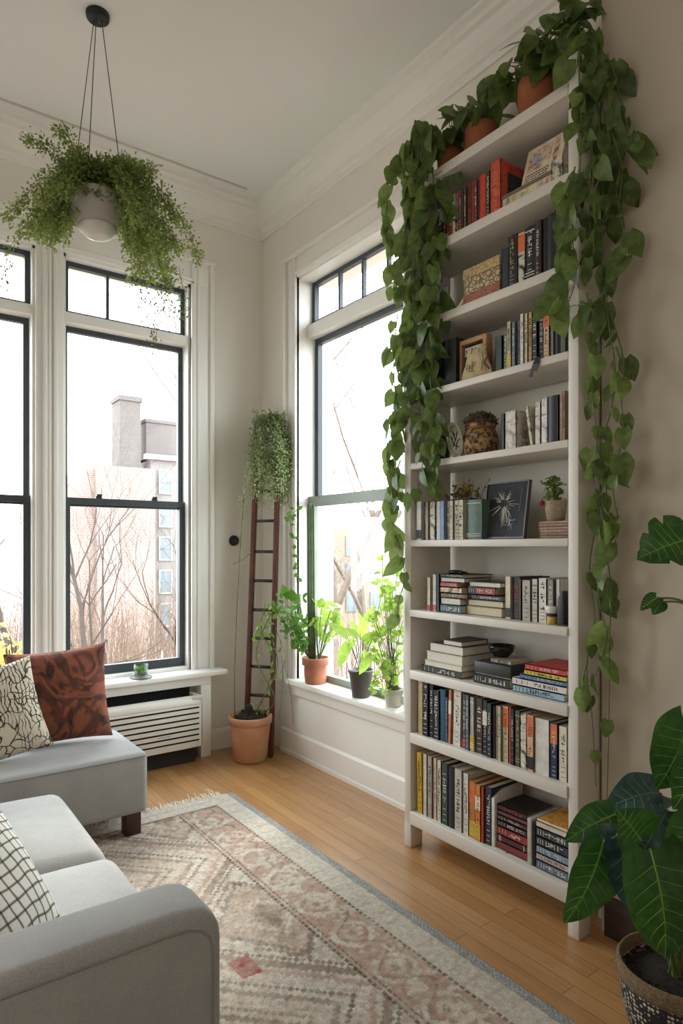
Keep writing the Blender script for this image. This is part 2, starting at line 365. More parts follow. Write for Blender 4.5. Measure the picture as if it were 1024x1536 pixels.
# ------------------------------------------------------------------ WORLD AND LIGHTS
w = bpy.data.worlds.new('sky'); SC.world = w; w.use_nodes = True
nt = w.node_tree; bg = nt.nodes['Background']
tc = nt.nodes.new('ShaderNodeTexCoord'); sep = nt.nodes.new('ShaderNodeSeparateXYZ'); rp = nt.nodes.new('ShaderNodeValToRGB')
nt.links.new(tc.outputs['Generated'], sep.inputs[0]); nt.links.new(sep.outputs[2], rp.inputs[0])
rp.color_ramp.elements[0].color = (.84, .88, .92, 1); rp.color_ramp.elements[1].color = (.88, .95, 1.06, 1)
nt.links.new(rp.outputs[0], bg.inputs[0]); bg.inputs[1].default_value = 6.5
def area(name, loc, rot, sx, sy, power, col=(1, 1, 1), portal=False):
    l = bpy.data.lights.new(name, 'AREA'); l.shape = 'RECTANGLE'; l.size = sx; l.size_y = sy; l.energy = power; l.color = col
    o = bpy.data.objects.new(name, l); C.objects.link(o); o.location = loc; o.rotation_euler = rot
    if portal: l.cycles.is_portal = True
    return o
for X in (W4, W1, W2): area('window_portal', ((X[0] + X[1]) / 2, YB + .2, (ZS + ZT) / 2), (-PI / 2, 0, 0), X[1] - X[0], ZT - ZS, 1, portal=True)
area('window_portal', (XS + .1, (ya + yb) / 2, (WZ0 + WZ1) / 2), (PI / 2, 0, PI / 2), yb - ya, WZ1 - WZ0, 1, portal=True)
area('fill_light', (-1.6, .9, 1.9), (PI / 2, 0, -PI / 2), 1.8, 1.6, 6, (1, .98, .96))  # unseen fill light added on the sofa side
area('fill_light', (.2, -1.3, 2.6), (math.radians(60), 0, 0), 1.6, 1.0, 3, (1, .97, .93))  # second added fill light, out of view behind the camera
sl = bpy.data.lights.new('sun', 'SUN'); sl.energy = 2.5; sl.angle = math.radians(12); sl.color = (1, .97, .92)
so = bpy.data.objects.new('sun', sl); C.objects.link(so); so.rotation_euler = V((-.80, -.42, -.72)).to_track_quat('-Z', 'Y').to_euler()
SC.view_settings.view_transform = 'Standard'; SC.view_settings.look = 'None'; SC.view_settings.exposure = .6; SC.view_settings.gamma = 1
SC.cycles.max_bounces = 10; SC.cycles.diffuse_bounces = 6; SC.cycles.transparent_max_bounces = 24; SC.cycles.use_denoising = True
SC.cycles.sample_clamp_indirect = 8; SC.cycles.caustics_reflective = False; SC.cycles.caustics_refractive = False
# ------------------------------------------------------------------ OUTSIDE
GZ = -2.6
GRND = plain('dry_ground', '#74665A', .95, .2, .3)
b = MB(); b.box(-30, 60, 4.2, 70, GZ - .1, GZ); b.box(2.6, 60, -20, 4.2, GZ - .1, GZ)
tag(b.build('ground', GRND), 'pale dry ground outside the windows', 'ground', kind='structure')
def brick_mat(name, c1, c2, mo, sc=3.2):
    m, t, b = base_mat(name); co = coords(t, rot=(PI / 2, 0, 0))
    br = t.new('ShaderNodeTexBrick'); br.inputs['Color1'].default_value = lin(c1); br.inputs['Color2'].default_value = lin(c2); br.inputs['Mortar'].default_value = lin(mo)
    br.inputs['Scale'].default_value = sc; br.inputs['Mortar Size'].default_value = .045; t.link(co, br.inputs['Vector'])
    t.link(mix(t, .4, br.outputs['Color'], ramp(t, noise(t, coords(t), .9, 5), [(.3, c1), (.7, c2)])), b.inputs['Base Color']); b.inputs['Roughness'].default_value = .9
    return m
BRK = brick_mat('pale_brick', '#806860', '#988278', '#A2978F'); BRK2 = brick_mat('grey_brick', '#6E6764', '#7E7673', '#88807C', 4); BRK3 = brick_mat('chimney_brick', '#554E4B', '#665D5A', '#6E6764', 4)
STONE = plain('pale_stone', '#A09A94', .9, .1, 2); OPANE = plain('far_pane', '#6A7276', .3, .2, 1); ROOFM = plain('slate', '#9B938E', .8, .15, 3)
bd = thing('brick_building', (8.6, 26, GZ), 'pinkish brick building with two square chimneys, seen through the tall window', 'building')
m = MB(); m.box(6.7, 8.85, 24, 30, GZ, 4.2); m.prism([(5.2, GZ), (6.7, GZ), (6.7, 4.2), (5.9, 3.5), (5.2, 3.35)], 'y', 24.3, 30); m.build('brick_wall', BRK, bd)
m = MB(); m.box(8.85, 11.8, 24.5, 31, GZ, 4.7); m.build('side_wing', BRK2, bd)
m = MB(); m.box(7.7, 8.5, 24.6, 25.6, 4.1, 6.8); m.box(7.65, 8.55, 24.55, 25.65, 6.8, 6.98); m.build('chimney', BRK3, bd)
m = MB(); m.box(8.85, 10.5, 25, 26.2, 4.6, 6.15); m.box(8.80, 10.55, 24.95, 26.25, 6.15, 6.28); m.build('chimney', BRK3, bd)
m = MB(); m.box(8.6, 12, 24.35, 24.6, 4.62, 4.82); m.build('cornice', STONE, bd)
for i in range(3):
    for k in range(5):
        x = 9.15 + i * .95; z = -1.9 + k * 1.3
        q = MB(); sash_rect(q, x, x + .55, z, z + .95, 24.44, 24.52, .06); f = q.build('window', STONE, bd)
        q = MB(); q.box(x + .05, x + .5, 24.46, 24.5, z + .05, z + .9); q.box(x + .04, x + .51, 24.44, 24.47, z + .45, z + .5); q.build('pane', OPANE, f)
hb = thing('apartment_building', (19, 27, GZ), 'low tan apartment block beyond the trees outside the deep-set window', 'building')
m = MB(); m.box(15, 25, 25, 30, GZ, 2.1); m.build('brick_wall', brick_mat('tan_brick', '#7E6A58', '#8C7A6A', '#948A7E'), hb)
for i in range(6):
    for k in range(3):
        q = MB(); x = 15.6 + i * 1.5; z = -1.9 + k * 1.35; q.box(x, x + .7, 24.94, 25.02, z, z + .95); q.build('window', OPANE, hb)
BARK = plain('grey_bark', '#443A34', .95, .2, 12); BARKL = plain('pale_twig', '#6A5C52', .95, .2, 12)
def bare_tree(loc, h, r0, seed, label, name='bare_tree', depth=5, spread=.55, mat=BARK, buds=None, ngroup='bare trees outside'):
    random.seed(seed); mb = MB(); lf = MB()
    def grow(p, d, L, r, k):
        n = 4; pts = [p]; rs = [r]; q = p.copy(); dd = d.copy()
        for i in range(n):
            dd = (dd + rv(.14) + V((0, 0, .05))).normalized(); q = q + dd * (L / n); pts.append(q.copy()); rs.append(r * (1 - .35 * (i + 1) / n))
        mb.tube(pts, rs, 5 if k > 2 else 3, cap=False)
        if k <= 1 and buds:
            for _ in range(6):
                c = random.choice(pts) + rv(.12); lf.sprig(c, rv(), rv(), buds, buds * .6, random.random())
        if k > 0:
            for i in range(3 if k > 1 else 4):
                a = V((U(-1, 1), U(-1, 1), U(-.2, .8))); nd = (dd * (1 - spread * .6) + a.normalized() * spread).normalized()
                grow(pts[random.choice((2, 3, 4, 4))], nd, L * U(.6, .85), rs[-1] * U(.55, .8), k - 1)
    L = h * .3; t = thing(name, loc, label, 'tree', ngroup); base = V(loc)
    grow(base, V((0, 0, 1)), L, r0, depth)
    mb.build('branches', mat, t)
    if buds: lf.build('foliage', buds_mat, t, True)
    return t
buds_mat = leafmat('pale_buds', '#5E5A52', '#726E66', '#8A867C', .4, .8)
bare_tree(ony(128, 1000, 9) * 1, 5.2, .035, 3, 'slender bare tree rising before the brick chimneys', spread=.5)
bare_tree(V((ony(160, 900, 12).x, 12, GZ)), 6.4, .09, 11, 'taller bare tree just beside the brick building', spread=.55)
bare_tree(V((ony(20, 900, 10).x, 10, GZ)), 6.5, .08, 15, 'bare tree seen through the window cut by the picture edge', spread=.6)
bare_tree(V((ony(262, 900, 16).x, 16, GZ)), 6.0, .07, 19, 'thin bare tree in front of the grey wing with many panes', spread=.5)
bare_tree(V((6.2, 8.6, GZ)), 11.5, .15, 23, 'pale budding tree filling the deep-set window', mat=BARKL, buds=.045, spread=.6)
bare_tree(V((8.9, 11.2, GZ)), 10.5, .13, 29, 'pale tree standing behind the budding one', mat=BARKL, buds=.045, spread=.6)
bare_tree(V((7.4, 11.6, GZ)), 5.6, .1, 37, 'short pale tree low beside the apartment block', mat=BARKL, buds=.045, spread=.65)
random.seed(5)
mb = MB()
for i in range(900):
    x = U(1.5, 9); y = U(9, 21); z0 = GZ; hgt = U(.9, 3.0)
    p = V((x, y, z0)); q = p + V((U(-.5, .5), U(-.4, .4), hgt))
    mb.tube([p, (p + q) / 2 + rv(.12), q], [.014, .01, .003], 3, cap=False)
    for _ in range(3): c = p.lerp(q, U(.4, .9)); mb.tube([c, c + V((U(-.4, .4), U(-.3, .3), U(.1, .5)))], [.007, .002], 3, cap=False)
tag(mb.build('undergrowth', plain('dry_brush', '#6A5546', .95, .25, 5)), 'tangle of dry brown brush outside', 'brush', kind='stuff')
yb_ = MB(); t = thing('yellow_bush', (ony(14, 975, 5.2).x, 5.2, GZ), 'yellow leafy bush glowing low outside the cut-off window', 'bush')
c0 = ony(12, 985, 5.2)
for i in range(260): p = c0 + V((random.gauss(0, .14), random.gauss(0, .14), random.gauss(-.05, .09))); yb_.leaf(p, rv(), rv(), U(.05, .09), .04, random.random(), heart=0)
yb_.build('foliage', leafmat('yellow_leaf', '#8E7A2C', '#AE9A40', '#C8BA6A', .5), t, True)
mb = MB()
for i in range(14): mb.tube([V((c0.x, 5.2, GZ)), V((c0.x, 5.2, -.8)) + rv(.2), c0 + rv(.15)], [.02, .015, .006], 4)
mb.build('stem', BARK, t)
random.seed(7)

# ------------------------------------------------------------------ RADIATOR COVER, WALL KNOB, LEDGE JAR
hp = plain('heater_enamel', '#D9D5CB', .45, .03, 4)
r = thing('radiator', (1.2, 3.52, 0), 'low white louvred radiator unit under the tall window ledge', 'radiator')
m = MB(); x0, x1, y0 = .55, 1.562, 3.478
m.box(x0, x1, y0, y0 + .012, .10, .345); m.box(x1 - .012, x1, y0, YB - .01, .10, .37); m.box(x0, x0 + .012, y0, YB - .01, .10, .40)
o = m.build('front_panel', hp, r); bev(o, .005, 3)
m = MB(); m.prism([(3.478, .345), (3.482, .366), (3.492, .382), (3.507, .39), (3.525, .39), (3.528, .382), (3.507, .378), (3.497, .368), (3.49, .345)], 'x', x0, x1); m.prism([(1.562, 3.48), (1.562, 3.60), (1.53, 3.60), (1.53, 3.51), (1.52, 3.495), (1.50, 3.485)], 'z', .371, .391)
o = m.build('rounded_rim', hp, r); o.data.polygons.foreach_set('use_smooth', [False] * len(o.data.polygons)); bev(o, .004, 2)
m = MB()
for k in range(7): z = .137 + k * .031; m.box(x0 + .05, x1 - .022, y0 - .0008, y0 + .002, z, z + .009)
for k in range(1, 6, 2): pass
m.build('louvre_slots', DARK, r)
m = MB(); m.box(x0 + .02, x1 - .02, 3.53, 3.60, .34, .352); m.box(x0 + .02, x1 - .02, 3.62, 3.63, .1, .43); m.build('dark_outlet', DARK, r)
m = MB(); m.box(1.30, 1.37, y0 - .001, y0 + .002, .186, .193); m.build('badge', plain('dull_steel', '#B0AEA8', .35), r)
m = MB(); m.box(x0 + .02, x1 - .02, 3.54, YB - .012, .0, .10); m.build('base', plain('heater_base', '#2E2A26', .8), r)
k = thing('wall_knob', (1.86, YB, 1.288), 'round black thermostat knob on the cream wall near the ladder', 'thermostat')
m = MB(); m.lathe([(.031, 0), (.033, .004), (.032, .014), (.026, .02), (.012, .021)], (1.86, YB, 1.288), 28, M=Matrix.Rotation(PI / 2, 3, 'X')); m.build('dial', BLACK, k, True)
m = MB(); m.lathe([(.012, .019), (.013, .026), (.009, .03)], (1.86, YB, 1.288), 20, M=Matrix.Rotation(PI / 2, 3, 'X')); m.build('button', plain('knob_centre', '#26282A', .4), k, True)
js = (1.245, 3.60, .512)
t = thing('glass_terrarium', js, 'small clear glass pot of succulents on the tall window ledge', 'terrarium')
m = MB(); m.lathe([(.001, .006), (.034, .006), (.038, .012), (.039, .075), (.036, .075), (.035, .016), (.001, .012)], js, 28); m.build('glass_pot', CLEAR, t, True)
m = MB(); m.lathe([(.001, 0), (.055, 0), (.062, .005), (.06, .007), (.001, .004)], js, 28); m.build('saucer', plain('saucer_grey', '#6E7070', .4), t, True)
m = MB(); m.lathe([(.001, .016), (.033, .016), (.033, .034), (.001, .036)], js, 20); m.build('gravel', plain('gravel', '#8B8474', .9, .4, 120), t)
m = MB()
for i in range(46): a = U(0, 6.28); rr = U(0, .026); p = V(js) + V((rr * math.cos(a), rr * math.sin(a), U(.034, .05))); m.leaf(p, V((math.cos(a) * .6, math.sin(a) * .6, 1)), rv(), U(.014, .026), .012, random.random(), heart=0)
m.build('succulent', SILL, t, True)

# ------------------------------------------------------------------ SOFA, BENCH, CUSHIONS
def rbox(name, x0, x1, y0, y1, z0, z1, mat, parent, r=.03, seg=4, puff=0, sub=0):
    bm = bmesh.new(); bmesh.ops.create_cube(bm, size=1)
    for v in bm.verts: v.co = V(((x0 + x1) / 2 + v.co.x * (x1 - x0), (y0 + y1) / 2 + v.co.y * (y1 - y0), (z0 + z1) / 2 + v.co.z * (z1 - z0)))
    bmesh.ops.bevel(bm, geom=bm.edges[:], offset=r, segments=seg, profile=.5, affect='EDGES')
    if sub: bmesh.ops.subdivide_edges(bm, edges=[e for e in bm.edges if e.calc_length() > .08], cuts=sub, use_grid_fill=True)
    cx, cy = (x0 + x1) / 2, (y0 + y1) / 2
    for v in bm.verts:
        u = (v.co.x - cx) / (x1 - x0) * 2; w_ = (v.co.y - cy) / (y1 - y0) * 2; k = max(0, 1 - u ** 4) * max(0, 1 - w_ ** 4)
        if v.co.z > (z0 + z1) / 2: v.co.z += puff * k + (mnoise.noise(v.co * 5) * .004 if puff else 0)
    mb = MB(); bm.verts.index_update(); mb.add([v.co.copy() for v in bm.verts], [tuple(v.index for v in f.verts) for f in bm.faces]); bm.free()
    return mb.build(name, mat, parent, True)
S = thing('sofa', (-.1, 1.75, 0), 'light grey linen sofa with a low rounded arm, cut by the picture edge', 'sofa')
XA = -.62
rbox('base', XA, .53, 1.10, 2.40, .10, .27, LINEN, S, .02)
rbox('seat_cushion', -.38, .555, 1.232, 1.826, .265, .40, LINEN, S, .042, 5, .028, 9)
rbox('seat_cushion', -.38, .548, 1.834, 2.40, .265, .40, LINEN, S, .045, 5, .032, 9)
rbox('backrest', XA - .02, -.36, 1.22, 2.40, .25, .74, LINEN, S, .06, 5)
m = MB()
pr = [(-.64, .10), (.53, .10), (.53, .53), (.527, .553), (.516, .574), (.497, .590), (.47, .598), (.43, .60), (-.64, .60)]
m.prism(pr, 'y', 1.086, 1.225)
o = m.build('arm', LINEN, S); bev(o, .024, 4, 60)
m = MB(); pts = [V((x, 1.0865, z)) for x, z in [(-.62, .570), (.42, .570), (.46, .567), (.487, .557), (.502, .54), (.507, .52), (.507, .13)]]
m.tube(pts, .0028, 6); m.build('piping', fabric('piping_linen', '#7C7A77', '#9B9A97'), S, True)
for x, y in ((.47, 1.14), (.47, 2.33), (-.55, 1.14), (-.55, 2.33)): m = MB(); m.box(x - .03, x + .03, y - .03, y + .03, .009, .105); bev(m.build('leg', WOODD, S), .004)
Bn = thing('bench', (.35, 3.0, 0), 'grey linen bench seat pulled up below the tall windows', 'bench')
rbox('upholstered_seat', -.7, .985, 2.752, 3.21, .10, .362, LINEN, Bn, .026, 4)
m = MB(); m.tube([V((-.65, 2.7525, .348)), V((.972, 2.7525, .348))], .0028, 6); m.build('piping', MATS['piping_linen'], Bn, True)
for x, y in ((.925, 2.80), (.925, 3.16), (-.6, 2.80), (-.6, 3.16)): m = MB(); m.box(x - .033, x + .033, y - .033, y + .033, .007 if y < 3 else 0, .108); bev(m.build('leg', WOODD, Bn), .004)

def pillow(name, label, size, thick, mat, M, piping=None):
    n = 26; mb = MB(); vs = []; fs = []
    def P(i, j, s):
        u = i / n * 2 - 1; v = j / n * 2 - 1
        e = (1 - abs(u) ** 2.6) * (1 - abs(v) ** 2.6); z = s * thick / 2 * max(0, e) ** .55
        pin = 1 - .07 * (1 - abs(u)) * 0 - .075 * (1 - u * u) * abs(v) ** 2; piv = 1 - .075 * (1 - v * v) * abs(u) ** 2
        x = u * size / 2 * piv; y = v * size / 2 * pin
        z += .006 * mnoise.noise(V((u * 2.2, v * 2.2, s * 3 + size * 9))) * (1 - max(abs(u), abs(v)) ** 6)
        return M @ V((x, z, y))
    for s in (-1, 1): vs += [P(i, j, s) for i in range(n + 1) for j in range(n + 1)]
    k = (n + 1) ** 2
    for i in range(n):
        for j in range(n):
            a = i * (n + 1) + j; q = (a, a + n + 1, a + n + 2, a + 1); fs.append(q); fs.append(tuple(k + x for x in q[::-1]))
    mb.add(vs, fs); o = mb.build(name, mat, None, True, loc=M @ V((0, 0, 0)))
    bm = bmesh.new(); bm.from_mesh(o.data); bmesh.ops.remove_doubles(bm, verts=bm.verts, dist=1e-5); bm.to_mesh(o.data); bm.free()
    # local pattern coordinates survive in an attribute-free way: the object's own axes
    R = M.to_3x3().to_4x4(); o.data.transform(R.inverted()); o.matrix_world = Matrix.Translation(M.translation) @ R
    return tag(o, label, 'cushion')
def mat_marble():
    m, t, b = base_mat('rust_marbled_cloth'); co = coords(t)
    n1 = noise(t, co, 4.2, 3, .5, 1.6); wv = t.new('ShaderNodeMath', operation='MULTIPLY'); wv.inputs[1].default_value = 5.5; t.link(n1, wv.inputs[0])
    fr = t.new('ShaderNodeMath', operation='PINGPONG'); fr.inputs[1].default_value = .5; t.link(wv.outputs[0], fr.inputs[0])
    c = ramp(t, fr.outputs[0], [(0, '#24120D'), (.22, '#38201A'), (.32, '#7E4430'), (.55, '#96583C'), (.75, '#A24A40'), (1, '#BC7E70')])
    c = mix(t, .35, c, ramp(t, noise(t, co, 9, 5, .6, 1), [(.35, '#3A1C14'), (.5, '#8E5238'), (.7, '#B06054')]))
    t.link(c, b.inputs['Base Color']); b.inputs['Roughness'].default_value = .8; bump(t, b, noise(t, co, 300, 2), .3, .002); return m
def mat_sketch():
    m, t, b = base_mat('cream_sketch_cloth'); co = coords(t)
    mp = t.new('ShaderNodeMix', data_type='VECTOR'); mp.inputs[0].default_value = .12; t.link(co, mp.inputs[4])
    nz = t.new('ShaderNodeTexNoise'); nz.inputs['Scale'].default_value = 9; t.link(co, nz.inputs[0]); t.link(nz.outputs['Color'], mp.inputs[5])
    vo = t.new('ShaderNodeTexVoronoi', feature='DISTANCE_TO_EDGE'); vo.inputs['Scale'].default_value = 19; t.link(mp.outputs[1], vo.inputs[0])
    v2 = t.new('ShaderNodeTexWave'); v2.inputs['Scale'].default_value = 20; v2.inputs['Distortion'].default_value = 9; v2.inputs['Detail'].default_value = 2; t.link(co, v2.inputs[0])
    l1 = ramp(t, vo.outputs[0], [(.02, '#000000'), (.05, '#FFFFFF')]); l2 = ramp(t, v2.outputs['Fac'], [(.10, '#000000'), (.2, '#FFFFFF')])
    ar = ramp(t, noise(t, co, 7, 2), [(.46, '#FFFFFF'), (.52, '#000000')])
    l2 = mix(t, 1, l2, ar, 'LIGHTEN'); ink = mix(t, 1, l1, l2, 'MULTIPLY')
    t.link(mix(t, ink, '#38332E', '#D3C7B2'), b.inputs['Base Color']); b.inputs['Roughness'].default_value = .9; bump(t, b, noise(t, co, 260, 2), .3, .002); return m
def mat_grid():
    m, t, b = base_mat('black_grid_cloth'); co = coords(t, rot=(0, .12, 0))
    nz = t.new('ShaderNodeTexNoise'); nz.inputs['Scale'].default_value = 6; t.link(co, nz.inputs[0])
    mp = t.new('ShaderNodeMix', data_type='VECTOR'); mp.inputs[0].default_value = .05; t.link(co, mp.inputs[4]); t.link(nz.outputs['Color'], mp.inputs[5])
    sp = t.new('ShaderNodeSeparateXYZ'); t.link(mp.outputs[1], sp.inputs[0]); outs = []
    for ax in (0, 2):
        d = t.new('ShaderNodeMath', operation='PINGPONG'); d.inputs[1].default_value = 0.0125; t.link(sp.outputs[ax], d.inputs[0])
        outs.append(ramp(t, d.outputs[0], [(.0, '#000000'), (.0030, '#000000'), (.0038, '#FFFFFF')]))
    ink = mix(t, 1, outs[0], outs[1], 'MULTIPLY')
    t.link(mix(t, ink, '#23231F', '#D9D6CE'), b.inputs['Base Color']); b.inputs['Roughness'].default_value = .9; bump(t, b, noise(t, co, 300, 2), .3, .002); return m
RZ = lambda d: Matrix.Rotation(math.radians(d), 4, 'Z'); RX = lambda d: Matrix.Rotation(math.radians(d), 4, 'X'); RY = lambda d: Matrix.Rotation(math.radians(d), 4, 'Y'); T = Matrix.Translation
pillow('cushion', 'rust-red cushion with dark marbled swirls, upright on the bench', .43, .13, mat_marble(), T((.705, 3.13, .572)) @ RZ(-14) @ RX(-9) @ RY(-4))
pillow('cushion', 'cream cushion printed with black sketched leaves, on the bench', .40, .13, mat_sketch(), T((.415, 3.02, .548)) @ RZ(-4) @ RX(-16) @ RY(-12))
pillow('cushion', 'white cushion with a hand-drawn black grid, tucked against the sofa arm', .39, .16, mat_grid(), T((.155, 1.46, .545)) @ RZ(48) @ RX(-38) @ RY(10))

# ------------------------------------------------------------------ RUG
RX1, RY1, RX0, RY0 = 1.492, 2.965, -.45, -.5
RG = thing('rug', (.5, 1.3, 0), 'faded cream and brick patterned rug with grey-blue edge and fringe', 'rug')
dx = .0055; nx = int((RX1 - RX0) / dx); ny = int((RY1 - RY0) / dx)
gx = np.linspace(RX0, RX1, nx + 1); gy = np.linspace(RY0, RY1, ny + 1); X, Y = np.meshgrid(gx, gy, indexing='ij'); u = RX1 - X; v = RY1 - Y
rs = np.random.RandomState(4)
def vnoise(s, seed):
    g = np.random.RandomState(seed).rand(400, 700); a = X / s + 50; c = Y / s + 50; i = np.floor(a).astype(int); j = np.floor(c).astype(int); fa = a - i; fc = c - j
    fa = fa * fa * (3 - 2 * fa); fc = fc * fc * (3 - 2 * fc); i %= 399; j %= 699
    return (g[i, j] * (1 - fa) + g[i + 1, j] * fa) * (1 - fc) + (g[i, j + 1] * (1 - fa) + g[i + 1, j + 1] * fa) * fc
col = np.zeros(X.shape + (3,)); L3 = lambda h: np.array(lin(h)[:3])
cream, tan, brown, pink, dark, red, blue, sand = map(L3, ('#DACFBF', '#C2AF9B', '#8A7363', '#BE9A88', '#64534A', '#9C4034', '#9E9B98', '#D2C4B0'))
col[:] = cream
def put(mask, c, a=1.0): col[mask] = col[mask] * (1 - a) + c * a
n_f = vnoise(.012, 1); n_m = vnoise(.035, 2); n_l = vnoise(.22, 3); n_x = vnoise(.02, 5)
e1 = .018 * 0
bandA = (u > .145) & (u < .325) & (v > .12); put(bandA, tan * .55 + pink * .45)
# rosettes and scrolls in the border band
cu = .235; per = .21; vv = (v + .05) % per - per / 2; ru = u - cu
q = np.sqrt((ru / .07) ** 2 + (vv / .075) ** 2); put(bandA & (q < 1) & (q > .72), cream, .8); put(bandA & (q < .45), sand, .8); put(bandA & (q < .2), brown, .6)
w_ = np.abs(ru - .055 * np.sin(v * 2 * np.pi / per)); put(bandA & (w_ < .008), brown, .55); put(bandA & (np.abs(ru + .055 * np.sin(v * 2 * np.pi / per)) < .007), pink * .8, .6)
put(bandA & (n_m > .62) & (n_f > .4), cream, .65); put(bandA & (n_m < .33), pink, .5)
field = (u >= .325) & (v > .12); put(field, cream)
# stepped diamonds across the field
def stepd(x0, y0, a, b_):
    ax = np.round(np.abs(X - x0) / .014) * .014; ay = np.round(np.abs(Y - y0) / .014) * .014; return ax / a + ay / b_
for y0 in (.45, 1.42, 2.39):
    d = stepd(.72, y0, .46, .47)
    put(field & (d < 1.14) & (d > 1.05), brown, .75); put(field & (d < 1.0) & (d > .94), pink, .7); put(field & (d < .7) & (d > .64), brown, .7); put(field & (d < .94) & (d > .70), cream, .5)
    put(field & (d < .64), sand, .7); put(field & (d < .4) & (d > .34), dark, .6); put(field & (d < .17), red, .8)
    put(field & (d < 1.2) & (d > 1.17), dark, .7); put(field & (d < .80) & (d > .775), dark, .75); put(field & (d < .50) & (d > .47), brown, .8); put(field & (d < .26) & (d > .22), cream, .8)
    for sx, sy in ((1, 1), (1, -1), (-1, 1), (-1, -1)):
        d2 = stepd(.72 + sx * .36, y0 + sy * .34, .12, .13); put(field & (d2 < 1), sand, .8); put(field & (d2 < 1) & (d2 > .82), brown, .7); put(field & (d2 < .35), brown, .6)
for y0 in (.93, 1.90, 2.85):
    for x0 in (.30, 1.09):
        d = stepd(x0, y0, .20, .26); put(field & (d < 1) & (d > .9), dark, .6); put(field & (d < .9), pink * .5 + tan * .5, .55); put(field & (d < .5) & (d > .4), cream, .8); put(field & (d < .3), brown, .6)
sq = (np.abs(X - .9) < .035) & (np.abs(Y - 1.705) < .045); put(sq, red, .9)
put(field & (np.sin((X + Y) * 95) > .86) & (n_m > .5), brown, .3); put(field & (np.sin((X - Y) * 95) > .88) & (n_m < .5), pink * .8, .35)
speck = (np.sin(X * 150) * np.sin(Y * 150) > .35) & (n_m > .45); put(field & speck, brown, .28)
put(field & (n_m > .66), pink, .3); put(field & (n_m < .3) & (n_x > .5), brown, .28)
for uu, w_ in ((.138, .0055), (.332, .007), (.315, .003)):
    dot = (np.sin(v * 2 * np.pi / .022) > -.4); put((np.abs(u - uu) < w_) & dot & (v > .1), dark, .85)
put((np.abs(v - .115) < .006) & (u > .138), dark, .7); put((np.abs(v - .05) < .004) & (u > .1), brown, .5)
bor = (u > .036) & (u < .132); put(bor, L3('#D8CEBE')); put(bor & (np.sin(v * 2 * np.pi / .07) > .93) & (u > .045), tan, .5)
bl = u <= .036; put(bl, blue); put(bl & (((v + np.abs(u - .018) * 1.2) % .016) < .007), L3('#C2C2BE'), .8)
wear = (.86 + .28 * n_f)[..., None] * (.92 + .16 * n_l)[..., None]
fade = np.clip((n_x - .35) * 1.2 + (n_l - .5) * .8, 0, .3)[..., None]; fade[bl] = 0
col = (col * (1 - fade) + L3('#D3C6B4') * fade) * wear
hgt = .009 + .0035 * (n_f - .5) - .0015 * (col.sum(-1) < .6); hgt[bl] = .006
N0 = X.size; co = np.stack([X.ravel() - .5, Y.ravel() - 1.3, hgt.ravel()], 1)
idx = np.arange(N0).reshape(X.shape); fa = np.stack([idx[:-1, :-1], idx[1:, :-1], idx[1:, 1:], idx[:-1, 1:]], -1).reshape(-1, 4)
me = bpy.data.meshes.new('pile'); me.vertices.add(N0); me.vertices.foreach_set('co', co.ravel()); me.loops.add(fa.size); me.loops.foreach_set('vertex_index', fa.ravel())
me.polygons.add(len(fa)); me.polygons.foreach_set('loop_start', np.arange(0, fa.size, 4)); me.polygons.foreach_set('loop_total', np.full(len(fa), 4)); me.update(); me.validate()
ca = me.attributes.new('rugcol', 'FLOAT_COLOR', 'POINT'); ca.data.foreach_set('color', np.concatenate([np.clip(col.reshape(-1, 3), 0, 1), np.ones((N0, 1))], 1).ravel())
m, t, b = base_mat('rug_pile'); at = t.new('ShaderNodeAttribute', attribute_name='rugcol'); cc = coords(t)
t.link(mix(t, 1, at.outputs['Color'], ramp(t, noise(t, cc, 260, 3, .7), [(.25, '#B4B4B4'), (.7, '#FFFFFF')]), 'MULTIPLY'), b.inputs['Base Color'])
b.inputs['Roughness'].default_value = 1; b.inputs['Specular IOR Level'].default_value = .1; bump(t, b, noise(t, cc, 330, 3, .7), .6, .004)
me.materials.append(m); ro = bpy.data.objects.new('pile', me); C.objects.link(ro); ro.parent = RG
m = MB(); m.box(RX0, RX1, RY0, RY1, .0005, .0045); m.build('backing', plain('rug_backing', '#A79A88', .95), RG)
m = MB(); x = RX0
while x < RX1 - .06:
    y = RY1; p = V((x, y, .006)); L = U(.035, .06); a = U(-.5, .5)
    if random.random() < .07: L *= 1.3; up = U(.01, .03)
    else: up = 0
    m.tube([p, p + V((a * .01, L * .5, .004 + up)), p + V((a * .03, L, .002 + up * .6))], [.0022, .0026, .0010], 4); x += U(.004, .008)
m.build('fringe', plain('fringe_thread', '#DED6C8', .95, .1, 40), RG)
#@@PART3
# ------------------------------------------------------------------ BOOKCASE
XF, XK = 1.816, 2.052; YN, YFAR = 1.205, 2.025; UW = .037
ZSH = [2.745, 2.455, 2.165, 1.880, 1.595, 1.277, .990, .740, .480, .155]; TSH = [.040, .038, .034, .027, .026, .027, .029, .037, .041, .053]
BC = thing('bookcase', (1.935, 1.615, 0), 'very tall narrow white bookcase of ten shelves on short square feet', 'bookcase')
for y0 in (YN, YFAR - UW):
    m = MB(); m.box(XF, XK, y0, y0 + UW, .10, 2.823); bev(m.build('side_panel', SHELFP, BC), .003)
    for x0 in (XF, XK - .065): m = MB(); m.box(x0, x0 + .065, y0 - .002, y0 + UW + .002, 0, .105); bev(m.build('foot', SHELFP, BC), .003)
for i, (z, t_) in enumerate(zip(ZSH, TSH)):
    m = MB(); f = XF - (.006 if i > 5 else .001); m.box(f, XK - .004, YN + UW, YFAR - UW, z - t_, z); bev(m.build('shelf', SHELFP, BC), .003)
